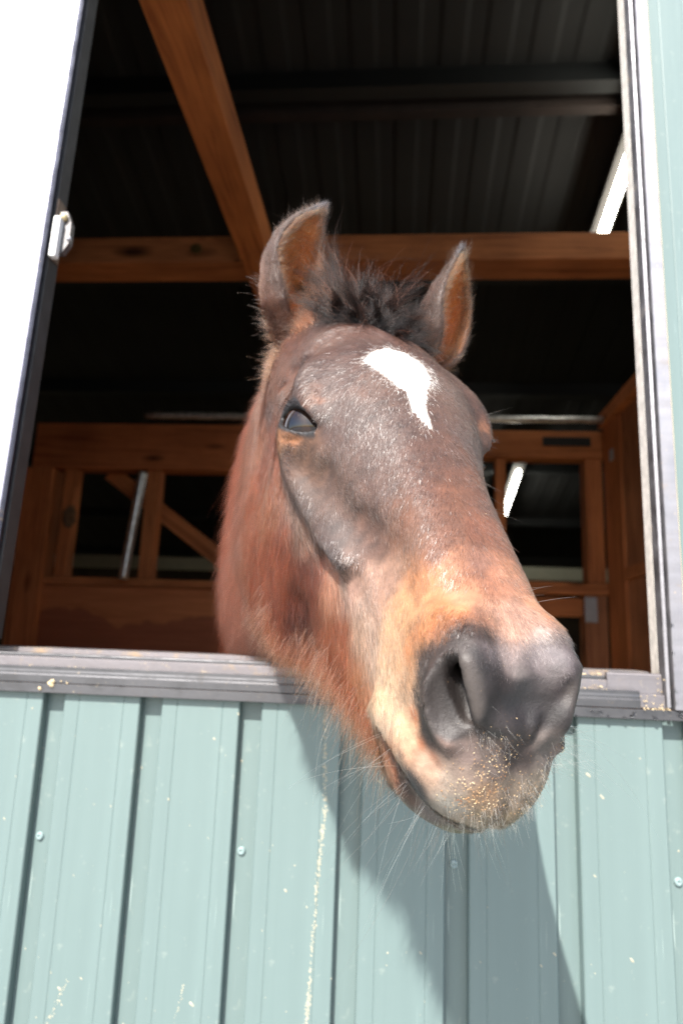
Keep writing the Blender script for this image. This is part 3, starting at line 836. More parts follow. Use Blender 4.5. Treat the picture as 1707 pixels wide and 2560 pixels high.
NECK = [  # distance ahead of the camera, centre right, centre down, half width, half height
 (0.70, 0.01, -0.08, 0.055, 0.090),
 (0.77, 0.01, -0.08, 0.092, 0.150),
 (0.84, 0.001, -0.04, 0.093, 0.190),
 (0.90, -0.013, -0.015, 0.096, 0.205),
 (0.96, -0.026, -0.005, 0.105, 0.212),
 (1.03, -0.042, 0.01, 0.118, 0.235),
 (1.12, -0.045, 0.06, 0.122, 0.290),
 (1.30, -0.030, 0.14, 0.130, 0.320),
 (1.50, -0.020, 0.20, 0.160, 0.360),
 (1.62, -0.020, 0.22, 0.100, 0.280)]

def ear_surface(base, tip, bend, face, ns=26, nt=29, wid=0.033):
    base, tip = np.array(base, float), np.array(tip, float)
    mid = 0.5 * (base + tip) + np.array(bend, float)
    root = base + np.array([-0.030 * np.sign(base[0]), 0.006, -0.050])
    P = np.zeros((ns, nt, 3))
    fr = []
    for i in range(ns):
        s = i / (ns - 1)
        if s < 0.15:
            k = s / 0.15; c = root * (1 - k) + base * k; T = tip - base
            ss = 0.0
        else:
            ss = (s - 0.15) / 0.85
            c = base * (1 - ss) ** 2 + 2 * mid * ss * (1 - ss) + tip * ss ** 2
            T = 2 * (mid - base) * (1 - ss) + 2 * (tip - mid) * ss
        T = unit(T)
        D = np.array(face, float); D = unit(D - T * (D @ T))
        S = np.cross(T, D)
        r = wid * np.interp(ss, [0, 0.15, 0.35, 0.55, 0.75, 0.9, 1.0], [0.70, 0.92, 1.06, 0.96, 0.62, 0.28, 0.03])
        ph = np.interp(ss, [0, 0.15, 0.35, 0.6, 0.85, 1.0], [2.55, 2.2, 1.75, 1.5, 1.25, 1.1])
        for j in range(nt):
            a = (j / (nt - 1) * 2 - 1) * ph
            P[i, j] = c + S * r * sin(a) - D * r * 0.85 * (cos(a) - 0.15)
        fr.append((c, T, D, S, r, ss))
    return P, fr

EARS = [dict(base=(0.081, -0.010, 0.066), tip=(0.049, -0.098, 0.182), bend=(0.016, -0.012, 0.004), face=(-0.30, 0.92, 0.25), wid=0.0345),
        dict(base=(-0.092, 0.012, 0.066), tip=(-0.117, -0.050, 0.187), bend=(-0.020, 0.004, 0.0), face=(-0.50, 0.83, 0.2), wid=0.036)]

def surface_nets(ax, F):
    nx, ny, nz = F.shape
    S = F < 0
    c = np.zeros((nx - 1, ny - 1, nz - 1), np.uint8)
    for dx in (0, 1):
        for dy in (0, 1):
            for dz in (0, 1):
                c += S[dx:nx - 1 + dx, dy:ny - 1 + dy, dz:nz - 1 + dz]
    act = (c > 0) & (c < 8)
    idx = np.argwhere(act)
    lut = np.full(act.shape, -1, np.int32)
    lut[act] = np.arange(len(idx))
    acc = np.zeros((len(idx), 3)); cnt = np.zeros(len(idx))
    corners = [(0, 0, 0), (1, 0, 0), (0, 1, 0), (1, 1, 0), (0, 0, 1), (1, 0, 1), (0, 1, 1), (1, 1, 1)]
    val = [F[idx[:, 0] + a, idx[:, 1] + b, idx[:, 2] + d] for a, b, d in corners]
    pos = [np.stack([ax[0][idx[:, 0] + a], ax[1][idx[:, 1] + b], ax[2][idx[:, 2] + d]], 1) for a, b, d in corners]
    for i in range(8):
        for j in range(i + 1, 8):
            if sum(x != y for x, y in zip(corners[i], corners[j])) != 1: continue
            m = (val[i] < 0) != (val[j] < 0)
            t = val[i][m] / (val[i][m] - val[j][m])
            acc[m] += pos[i][m] + (pos[j][m] - pos[i][m]) * t[:, None]
            cnt[m] += 1
    V = acc / cnt[:, None]
    quads = []
    for a in range(3):
        b, d = (a + 1) % 3, (a + 2) % 3
        sl0 = [slice(None)] * 3; sl1 = [slice(None)] * 3
        sl0[a] = slice(0, -1); sl1[a] = slice(1, None)
        sl0[b] = sl1[b] = slice(1, -1); sl0[d] = sl1[d] = slice(1, -1)
        A, B = S[tuple(sl0)], S[tuple(sl1)]
        e = np.argwhere(A != B)
        ins = A[e[:, 0], e[:, 1], e[:, 2]]
        e = e.copy(); e[:, b] += 1; e[:, d] += 1
        def cell(ob, od):
            q = e.copy(); q[:, b] -= ob; q[:, d] -= od
            return lut[q[:, 0], q[:, 1], q[:, 2]]
        q = np.stack([cell(1, 1), cell(0, 1), cell(0, 0), cell(1, 0)], 1)
        q[~ins] = q[~ins][:, ::-1]
        quads.append(q)
    Q = np.vstack(quads)
    return V, Q[(Q >= 0).all(1)]

def build_horse_mesh():
    f = build_head_field()
    F = np.concatenate([f.F[:0:-1], f.F], 0)
    axu = np.concatenate([-au[:0:-1], au])
    full = grade(float(axu[0]), float(axu[-1]), HV, (-0.78, 0.155), 0.016)
    n0 = len(full) - len(axu) - 0
    lead = full[full < axu[0] - 1e-5]
    G = np.empty((len(lead) + len(axu),) + F.shape[1:], np.float32)
    G[len(lead):] = F
    G[:len(lead)] = F[0][None] + np.abs(lead - axu[0])[:, None, None]
    del F, f
    axu = np.concatenate([lead, axu]).astype(np.float32)
    fld = Field((axu, av, aw), G)
    # neck, given in the camera-facing frame of the window: distance, right, down
    R32 = HR.astype(np.float32); o32 = HO.astype(np.float32)
    gu, gv, gw = axu[:, None, None], av[None, :, None], aw[None, None, :]
    nz = (R32[2, 0] * gu + R32[2, 1] * gv + R32[2, 2] * gw) + o32[2]
    N = np.array(NECK)
    zz = np.clip(nz, N[0, 0], N[-1, 0])
    it = [np.interp(zz.ravel(), N[:, 0], N[:, k]).reshape(zz.shape).astype(np.float32) for k in range(1, 5)]
    x = (R32[0, 0] * gu + R32[0, 1] * gv + R32[0, 2] * gw) + o32[0] - it[0]
    y = (R32[1, 0] * gu + R32[1, 1] * gv + R32[1, 2] * gw) + o32[1] - it[1]
    # egg section: narrow at the crest
    wv = it[2] * (1.0 + 0.30 * np.clip(y / it[3], -1, 1))
    rr = (np.abs(x / wv) ** 2.8 + np.abs(y / it[3]) ** 2.8) ** (1 / 2.8)
    d = (rr - 1) * np.minimum(it[2], it[3]) * 1.05
    del x, y, wv, rr, it
    oz = np.abs(nz - zz)
    d = np.maximum(d, np.where(oz > 1e-5, oz, np.float32(-1)))
    del oz
    G[:] = smin(G, d, 0.035)
    del d, zz, nz
    # folds round the tip of the nose and the far nostril
    fld.ell((-0.004, 0.5185, 0.0065), (0.021, 0.0075, 0.0065), 0.009, 'cut')
    fld.tube([(0.0300, 0.5215, -0.0125), (0.0225, 0.5270, -0.0165), (0.0085, 0.5285, -0.0205), (-0.0030, 0.5270, -0.0185), (-0.0110, 0.5235, -0.0110), (-0.0180, 0.5190, -0.0025), (-0.0260, 0.5150, 0.0070), (-0.0320, 0.5090, 0.0175)],
             [0.0030, 0.0042, 0.0036, 0.0034, 0.0034, 0.0040, 0.0048, 0.0030], 0.0045, 'cut', n=30)
    fld.ell((-0.0310, 0.512, -0.011), (0.009, 0.009, 0.015), 0.008)
    for a_, b_2 in (((0.0335, 0.5225, -0.010), (0.029, 0.5265, -0.0135)), ((0.0345, 0.5205, -0.0055), (0.0285, 0.5230, -0.0070)), ((0.0330, 0.5195, -0.0010), (0.0270, 0.5205, -0.0010))):
        fld.tube([a_, b_2], 0.0008, 0.0022, 'cut')
    # ears
    for E in EARS:
        P, fr = ear_surface(**E)
        ns, nt = P.shape[:2]
        vs = P.reshape(-1, 3)
        fs = [(i * nt + j, i * nt + j + 1, (i + 1) * nt + j + 1, (i + 1) * nt + j) for i in range(ns - 1) for j in range(nt - 1)]
        bv = BVHTree.FromPolygons([tuple(v) for v in vs], fs)
        sl, g = fld.box(vs.min(0) - 0.014, vs.max(0) + 0.014)
        sub = G[sl]
        D = np.full(sub.shape, 0.02, np.float32)
        X, Y, Z = axu[sl[0]], av[sl[1]], aw[sl[2]]
        fn = bv.find_nearest
        # only near the sheet
        kd = KDTree(len(vs))
        for i, v in enumerate(vs): kd.insert(v, i)
        kd.balance()
        coarse = np.zeros(sub.shape, bool)
        st = 3
        for i in range(0, len(X), st):
            for j in range(0, len(Y), st):
                for k in range(0, len(Z), st):
                    p = (float(X[min(i + 1, len(X) - 1)]), float(Y[min(j + 1, len(Y) - 1)]), float(Z[min(k + 1, len(Z) - 1)]))
                    if kd.find(p)[2] < 0.017:
                        coarse[i:i + st, j:j + st, k:k + st] = True
        for i, j, k in np.argwhere(coarse):
            h = fn((float(X[i]), float(Y[j]), float(Z[k])), 0.02)
            if h[0] is not None: D[i, j, k] = h[3]
        D -= 0.0032
        G[sl] = smin(sub, D, 0.009)
        E['frame'] = fr
    V, Q = surface_nets(fld.ax, G)
    # loose shells inside are dropped: keep the largest connected piece
    return V, Q, fld

import time as _t
_t0 = _t.time()
HV_, HQ_, HF_ = build_horse_mesh()
print('horse mesh', len(HV_), len(HQ_), round(_t.time() - _t0, 1))

def smooth_mesh(V, Q, n=2, lam=0.5):
    e = np.vstack([Q[:, [0, 1]], Q[:, [1, 2]], Q[:, [2, 3]], Q[:, [3, 0]]])
    for _ in range(n):
        s = np.zeros_like(V); c = np.zeros(len(V))
        for a, b in ((0, 1), (1, 0)):
            np.add.at(s, e[:, a], V[e[:, b]]); np.add.at(c, e[:, a], 1)
        V = V + lam * (s / c[:, None] - V)
    return V
HV_ = smooth_mesh(HV_, HQ_, 2, 0.5)
_w = np.clip((HV_[:, 1] - 0.42) / 0.08, 0, 1); _w = _w * _w * (3 - 2 * _w)
HV_[:, 0] = np.where(HV_[:, 0] < 0, HV_[:, 0] * (1 - 0.19 * _w), HV_[:, 0])          # the far nostril is less flared

def mesh_from_np(name, V, Q):
    me = bpy.data.meshes.new(name)
    k = Q.shape[1]
    me.vertices.add(len(V)); me.vertices.foreach_set('co', np.asarray(V, np.float32).ravel())
    me.loops.add(len(Q) * k); me.loops.foreach_set('vertex_index', np.asarray(Q, np.int32).ravel())
    me.polygons.add(len(Q)); me.polygons.foreach_set('loop_start', np.arange(0, len(Q) * k, k, dtype=np.int32))
    me.polygons.foreach_set('use_smooth', np.ones(len(Q), bool))
    me.update(); me.validate()
    return me
horse_me = mesh_from_np('horse', HV_, HQ_)
horse = bpy.data.objects.new('horse', horse_me)
horse.matrix_world = HEAD_M
COL.objects.link(horse)
COAT_SPOTS = [
 (0.0831, 0.0065, 0.0339, 78, 52, 42, 0.03), (0.0613, 0.1247, 0.0843, 74, 50, 41, 0.03), (0.0386, 0.1456, 0.0966, 66, 46, 40, 0.03),
 (-0.0317, 0.1168, 0.098, 84, 58, 48, 0.02), (0.0907, 0.0697, 0.0248, 92, 62, 48, 0.02), (0.0951, 0.184, 0.0681, 64, 50, 46, 0.018),
 (0.0744, 0.2004, 0.0706, 60, 44, 40, 0.03), (0.0533, 0.2241, 0.0764, 66, 46, 38, 0.02), (0.0921, 0.0725, -0.0101, 62, 46, 42, 0.012),
 (0.0894, 0.1191, 0.0253, 96, 66, 50, 0.01), (0.0841, 0.2183, 0.0552, 58, 46, 44, 0.015), (0.0642, 0.239, 0.0601, 58, 46, 44, 0.03),
 (0.1026, 0.2097, 0.0176, 168, 104, 62, 0.014), (0.1046, 0.1923, 0.0042, 165, 105, 66, 0.012), (0.0941, 0.2204, 0.0245, 140, 92, 62, 0.01),
 (0.0997, 0.2131, 0.0043, 60, 44, 40, 0.008), (0.0922, 0.0794, -0.0439, 96, 60, 44, 0.012), (0.085, 0.232, 0.0275, 84, 66, 56, 0.012),
 (0.0438, 0.2777, 0.062, 62, 50, 48, 0.03), (0.0231, 0.3093, 0.062, 64, 46, 40, 0.03), (-0.0411, 0.2178, 0.0848, 70, 56, 52, 0.03),
 (-0.0833, 0.2087, 0.062, 110, 72, 52, 0.02), (-0.0232, 0.3138, 0.0607, 84, 58, 46, 0.02), (0.0039, 0.3466, 0.0548, 88, 62, 50, 0.02),
 (0.0803, 0.2426, 0.0034, 84, 68, 60, 0.02), (0.0984, 0.2126, -0.0162, 92, 70, 60, 0.02), (0.0859, 0.2606, -0.0183, 62, 54, 52, 0.03),
 (0.0661, 0.2823, 0.0067, 66, 54, 50, 0.03), (0.0523, 0.3149, 0.0322, 66, 52, 48, 0.03), (0.072, 0.3093, -0.0204, 56, 48, 48, 0.025),
 (0.0817, 0.2584, -0.0466, 78, 58, 50, 0.02), (0.0755, 0.3172, -0.0338, 34, 28, 28, 0.012), (0.0703, 0.3334, -0.0293, 44, 34, 32, 0.01),
 (0.0493, 0.3315, -0.0021, 72, 58, 54, 0.03), (0.041, 0.357, 0.0359, 86, 62, 50, 0.025), (0.0258, 0.348, 0.0521, 74, 52, 44, 0.02),
 (0.0183, 0.3809, 0.047, 90, 66, 56, 0.03), (-0.0085, 0.3859, 0.0468, 94, 64, 52, 0.025), (0.0333, 0.4025, 0.0371, 92, 66, 54, 0.02),
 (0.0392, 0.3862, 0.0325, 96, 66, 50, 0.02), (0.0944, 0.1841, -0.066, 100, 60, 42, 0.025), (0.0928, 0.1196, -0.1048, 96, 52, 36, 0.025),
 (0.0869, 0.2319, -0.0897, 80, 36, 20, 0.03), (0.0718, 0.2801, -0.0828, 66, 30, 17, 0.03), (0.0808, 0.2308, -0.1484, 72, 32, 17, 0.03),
 (0.0638, 0.2434, -0.1873, 60, 27, 15, 0.03), (0.0532, 0.2791, -0.149, 48, 23, 14, 0.03), (0.0879, 0.1962, -0.1369, 84, 38, 22, 0.03),  # darkest spots hold the shade under cheek and jaw
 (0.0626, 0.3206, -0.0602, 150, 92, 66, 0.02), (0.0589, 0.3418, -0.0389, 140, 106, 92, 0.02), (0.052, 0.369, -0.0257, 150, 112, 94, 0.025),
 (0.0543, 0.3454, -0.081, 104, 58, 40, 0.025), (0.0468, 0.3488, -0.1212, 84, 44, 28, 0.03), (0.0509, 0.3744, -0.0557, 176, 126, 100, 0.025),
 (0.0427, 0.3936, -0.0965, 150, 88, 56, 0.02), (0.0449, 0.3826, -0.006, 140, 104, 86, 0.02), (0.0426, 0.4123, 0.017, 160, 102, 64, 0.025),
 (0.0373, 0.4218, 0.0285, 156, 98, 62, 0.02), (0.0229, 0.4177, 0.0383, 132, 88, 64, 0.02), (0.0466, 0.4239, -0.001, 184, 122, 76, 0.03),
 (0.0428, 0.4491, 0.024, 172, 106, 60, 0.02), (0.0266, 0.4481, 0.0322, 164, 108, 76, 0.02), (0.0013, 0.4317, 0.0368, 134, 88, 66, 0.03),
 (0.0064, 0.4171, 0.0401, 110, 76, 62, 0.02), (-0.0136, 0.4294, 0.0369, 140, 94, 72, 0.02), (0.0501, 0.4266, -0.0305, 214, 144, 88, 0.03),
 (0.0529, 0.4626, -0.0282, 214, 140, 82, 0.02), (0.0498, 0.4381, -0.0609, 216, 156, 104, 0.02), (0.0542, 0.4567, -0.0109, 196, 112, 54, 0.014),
 (0.0518, 0.4501, 0.0058, 196, 112, 54, 0.014), (0.0424, 0.4659, 0.0293, 150, 84, 46, 0.008), (0.0501, 0.4651, 0.019, 120, 74, 50, 0.008),
 (0.0503, 0.457, 0.0156, 178, 100, 52, 0.008), (0.0267, 0.4696, 0.0323, 140, 96, 76, 0.015), (0.0328, 0.4621, 0.0323, 178, 104, 60, 0.01),
 (0.0429, 0.4818, 0.0292, 46, 39, 38, 0.016), (0.0519, 0.4734, 0.0156, 46, 39, 38, 0.012), (0.0552, 0.4773, 0.0011, 66, 60, 60, 0.008),
 (0.0543, 0.4871, -0.0185, 66, 60, 62, 0.007), (0.0271, 0.4864, 0.0296, 60, 50, 47, 0.016), (0.0354, 0.5033, 0.024, 48, 42, 42, 0.016),
 (0.0058, 0.4682, 0.0296, 168, 118, 96, 0.02), (-0.0089, 0.4638, 0.031, 158, 112, 92, 0.02), (-0.0171, 0.4743, 0.0299, 134, 114, 106, 0.02),
 (0.0053, 0.4873, 0.0217, 126, 108, 104, 0.02), (-0.0141, 0.4931, 0.0215, 88, 78, 78, 0.02), (0.0189, 0.5029, 0.0143, 54, 46, 46, 0.02),
 (0.0036, 0.5046, 0.0062, 32, 28, 30, 0.024), (0.0158, 0.5106, 0.0028, 34, 30, 32, 0.016), (-0.0086, 0.5063, 0.0051, 36, 32, 34, 0.016),  # shaded hollow between the nostrils, painted as dark spots
 (0.0047, 0.5142, -0.002, 42, 36, 38, 0.012), (0.0033, 0.4937, 0.0172, 136, 120, 116, 0.014), (0.0199, 0.5229, -0.0112, 24, 20, 20, 0.006),  # near-black spots here and below: painted shade under the nose fold
 (0.0107, 0.524, -0.0191, 26, 22, 22, 0.005), (-0.0063, 0.5233, -0.0184, 26, 22, 22, 0.005), (-0.0108, 0.5037, 0.0098, 56, 50, 52, 0.02),
 (-0.0239, 0.4922, 0.0287, 84, 76, 78, 0.02), (-0.0257, 0.5072, 0.0144, 66, 60, 62, 0.02), (0.0185, 0.5178, -0.0022, 52, 45, 45, 0.015),
 (0.0065, 0.5211, -0.0055, 44, 38, 39, 0.015), (-0.0142, 0.5137, -0.0016, 46, 41, 42, 0.015), (-0.0249, 0.5215, -0.0001, 44, 40, 41, 0.015),
 (0.0539, 0.5053, -0.0175, 72, 66, 64, 0.012), (0.0418, 0.5099, -0.0156, 84, 78, 76, 0.012), (0.0447, 0.5203, -0.0261, 112, 92, 84, 0.012),
 (0.046, 0.5118, -0.0363, 66, 50, 44, 0.01), (0.0314, 0.5217, -0.0241, 104, 88, 82, 0.014), (0.0542, 0.4761, 0.008, 44, 38, 36, 0.013),
 (0.0557, 0.4825, -0.0048, 44, 38, 36, 0.012), (0.0538, 0.4888, -0.0204, 46, 40, 38, 0.011), (0.0506, 0.4963, -0.0312, 46, 40, 38, 0.011),
 (0.0479, 0.5069, -0.0344, 50, 42, 38, 0.01), (0.0508, 0.4821, -0.0391, 190, 96, 46, 0.008), (0.0475, 0.5032, -0.0458, 150, 76, 40, 0.008),
 (0.0441, 0.5153, -0.0444, 120, 64, 40, 0.008), (0.0501, 0.4748, -0.047, 222, 158, 108, 0.02), (0.0514, 0.4633, -0.0597, 220, 160, 112, 0.02),
 (0.0499, 0.4944, -0.0571, 216, 148, 104, 0.014), (0.0449, 0.5142, -0.0529, 206, 150, 116, 0.014), (0.0402, 0.5243, -0.0481, 170, 140, 122, 0.015),
 (0.0338, 0.5283, -0.0391, 120, 102, 92, 0.02), (0.0195, 0.5285, -0.031, 88, 76, 70, 0.02), (0.0018, 0.5256, -0.0266, 66, 56, 54, 0.02),
 (-0.017, 0.5256, -0.0264, 84, 76, 72, 0.02), (0.0331, 0.5317, -0.0584, 160, 144, 132, 0.015), (0.0215, 0.5364, -0.0482, 120, 96, 76, 0.02),
 (0.0049, 0.5364, -0.0445, 88, 78, 68, 0.02), (-0.0165, 0.5335, -0.0404, 126, 112, 98, 0.02), (0.0161, 0.5399, -0.0639, 124, 110, 90, 0.015),
 (-0.0075, 0.5421, -0.0573, 120, 106, 84, 0.015), (0.0518, 0.4719, -0.0754, 160, 96, 60, 0.01), (0.0425, 0.4609, -0.0969, 130, 70, 40, 0.01),
 (0.0404, 0.4756, -0.097, 120, 62, 36, 0.01), (0.0501, 0.4926, -0.0674, 120, 96, 80, 0.008), (0.0444, 0.5067, -0.0748, 72, 66, 68, 0.012),
 (0.0371, 0.4901, -0.0965, 84, 60, 48, 0.01), (0.0244, 0.5083, -0.1037, 84, 74, 70, 0.012), (0.0068, 0.5183, -0.1084, 92, 86, 64, 0.012),
 (0.0248, 0.5014, -0.1134, 88, 80, 72, 0.012)]
STAR = [(0.0457, 0.1816), (0.0318, 0.1635), (0.0151, 0.1531), (-0.0029, 0.1559), (-0.0161, 0.1749), (-0.0164, 0.2006), (-0.004, 0.2298), (0.0015, 0.2478), (0.0016, 0.2599), (0.0012, 0.2792), (0.0109, 0.266), (0.0167, 0.253), (0.0159, 0.2318), (0.027, 0.2165), (0.0377, 0.1979)]
WING = [(0.0476, 0.4865, 0.0244), (0.0538, 0.4812, 0.0106), (0.0559, 0.4837, -0.0047), (0.0536, 0.4876, -0.0224), (0.0507, 0.493, -0.0333), (0.0489, 0.5014, -0.035), (0.048, 0.51, -0.0319)]

# ------------------------------------------------------------------ coat colours, tied to places on the head; some spots carry painted shade
def srgb(r, g, b):
    return tuple(float(x) for x in lin((r, g, b))) + (1.0,)
rng = np.random.default_rng(7)
_K = rng.normal(size=(3, 24, 3)); _PH = rng.uniform(0, 2 * pi, (3, 24))
def noise3(P, scale, k=0):
    """smooth noise, about -1..1"""
    a = np.zeros(len(P))
    for i in range(24):
        a += np.sin(P @ (_K[k, i] * scale * 2.2) + _PH[k, i])
    return a / 5.0
def sstep(x, a, b):
    t = np.clip((x - a) / (b - a), 0, 1); return t * t * (3 - 2 * t)
def cam_to_head(q):
    return (np.asarray(q, float) - HO) @ HR
_sp = np.array(COAT_SPOTS)
_mir = _sp[np.abs(_sp[:, 0]) > 0.02].copy(); _mir[:, 0] *= -1
_ext = []
for q, c, r in [((-0.16, 0.12, 1.0), (112, 68, 56), 0.06), ((-0.13, 0.0, 0.93), (108, 64, 50), 0.05), ((-0.115, -0.12, 0.87), (104, 64, 48), 0.04),
                ((-0.17, 0.19, 1.0), (118, 72, 60), 0.05), ((0.0, 0.16, 0.92), (72, 38, 27), 0.06), ((0.05, 0.1, 0.9), (72, 38, 27), 0.06),
                ((-0.10, -0.20, 0.86), (116, 70, 46), 0.03), ((0.0, 0.2, 1.3), (120, 62, 44), 0.2), ((-0.1, 0.1, 1.2), (100, 50, 36), 0.1),
                ((0.02, -0.24, 0.84), (40, 30, 27), 0.04), ((0.0, -0.27, 0.9), (40, 32, 30), 0.05)]:
    _ext.append(tuple(cam_to_head(q)) + c + (r,))
for p, c, r in [((0.0, 0.40, -0.135), (110, 66, 46), 0.03), ((0.0, 0.25, -0.21), (100, 56, 40), 0.05), ((0.0, 0.47, -0.132), (84, 70, 60), 0.02), ((0.04, 0.36, -0.13), (90, 48, 30), 0.025)] + [((a_, b_2, 0.095), (34, 26, 23), 0.016) for a_ in (-0.05, -0.03, -0.01, 0.01, 0.03) for b_2 in (-0.03, 0.0, 0.03, 0.06)]:
    _ext.append(tuple(p) + c + (r,))
_far = np.array([[-0.09, 0.13, 0.03, 96, 66, 52, .03], [-0.08, 0.2, -0.05, 110, 66, 46, .05], [-0.06, 0.1, -0.14, 112, 62, 42, .06]])
SPOT = np.vstack([_sp, _mir, np.array(_ext), _far])
SPW = np.concatenate([np.ones(len(_sp)), 0.35 * np.ones(len(_mir)), np.ones(len(_ext) + 3)])
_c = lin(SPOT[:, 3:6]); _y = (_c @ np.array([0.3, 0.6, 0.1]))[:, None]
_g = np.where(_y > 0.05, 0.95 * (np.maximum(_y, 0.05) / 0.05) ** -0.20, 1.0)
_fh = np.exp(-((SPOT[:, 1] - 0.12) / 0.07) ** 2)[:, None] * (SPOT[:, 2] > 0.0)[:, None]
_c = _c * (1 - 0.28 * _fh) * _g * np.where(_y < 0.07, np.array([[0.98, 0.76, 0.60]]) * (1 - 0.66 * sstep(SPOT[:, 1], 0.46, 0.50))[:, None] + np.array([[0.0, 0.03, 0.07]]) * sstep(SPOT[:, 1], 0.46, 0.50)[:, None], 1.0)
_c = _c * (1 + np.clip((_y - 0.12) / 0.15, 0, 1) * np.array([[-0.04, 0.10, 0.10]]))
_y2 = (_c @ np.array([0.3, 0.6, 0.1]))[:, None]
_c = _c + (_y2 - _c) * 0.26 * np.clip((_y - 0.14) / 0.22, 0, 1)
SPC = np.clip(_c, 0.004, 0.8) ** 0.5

def in_poly(x, y, poly):
    c = np.zeros(len(x), bool)
    n = len(poly)
    for i in range(n):
        x0, y0 = poly[i]; x1, y1 = poly[(i + 1) % n]
        m = (y0 > y) != (y1 > y)
        with np.errstate(divide='ignore', invalid='ignore'):
            c ^= m & (x < (x1 - x0) * (y - y0) / (y1 - y0 + 1e-12) + x0)
    return c

# ears: nearest place on the ear sheet for every point
_epts, _einf = [], []
for E in EARS:
    P_, fr_ = ear_surface(E['base'], E['tip'], E['bend'], E['face'], wid=E['wid'])
    for i in range(P_.shape[0]):
        for j in range(P_.shape[1]):
            _epts.append(P_[i, j]); _einf.append((i / (P_.shape[0] - 1), abs(j / (P_.shape[1] - 1) * 2 - 1), *fr_[i][0], *fr_[i][1], *fr_[i][2]))
_epts = np.array(_epts); _einf = np.array(_einf)
_ekd = KDTree(len(_epts))
for i, p in enumerate(_epts): _ekd.insert(p, i)
_ekd.balance()

NA = unit((0.66, 0.70, 0.26)); NL = np.array([-0.15, 0.45, -0.88]); NL = unit(NL - NA * (NL @ NA)); NM = np.cross(NA, NL)
NC = np.array([0.0455, 0.507, 0.002])
def nostril_depth(P):
    """below 1 inside a nostril's opening"""
    out = np.full(len(P), 9.0)
    for s in (1, -1):
        Q = P * [s, 1, 1]
        if s < 0:
            Q = Q.copy(); Q[:, 0] /= 0.81
        X = Q - (NC + NA * 0.005 - NM * 0.0015)
        a, b, c = X @ NA, X @ NL, X @ NM
        out = np.minimum(out, np.where(a < 0.02, np.sqrt((b / 0.0262) ** 2 + (c / 0.0178) ** 2 + (np.minimum(a + 0.045, 0) / 0.01) ** 2), 9))
    return out
def eye_region(P):
    """p, q along the lids, and the distance from the ball's centre, nearer eye"""
    Q = np.abs(P[:, :1]); Q = np.hstack([Q, P[:, 1:]])
    X = Q - EYE_C
    return (X @ EYE_P + 0.0015) * 0.86, (X @ EYE_Q - 0.0018) * 1.14, np.linalg.norm(X, axis=1), X @ EYE_E
MOUTH = np.array([(0.0, 0.534, -0.088), (0.018, 0.524, -0.084), (0.034, 0.498, -0.080), (0.0455, 0.462, -0.084), (0.049, 0.438, -0.089)])
def mouth_dist(P):
    Q = np.hstack([np.abs(P[:, :1]), P[:, 1:]])
    d = np.full(len(P), 9.0)
    for a, b in zip(MOUTH[:-1], MOUTH[1:]):
        ab = b - a; t = np.clip(((Q - a) @ ab) / (ab @ ab), 0, 1)
        d = np.minimum(d, np.linalg.norm(Q - a - t[:, None] * ab, axis=1))
    return d

def ear_info(P):
    near = (P[:, 2] > 0.03) & (P[:, 1] < 0.09) & (np.abs(P[:, 0]) > 0.02)
    out = np.full((len(P), 13), np.nan)
    for i in np.nonzero(near)[0]:
        _, k, d = _ekd.find(P[i])
        if d < 0.012:
            out[i, :11] = _einf[k]; out[i, 11] = d
    return out

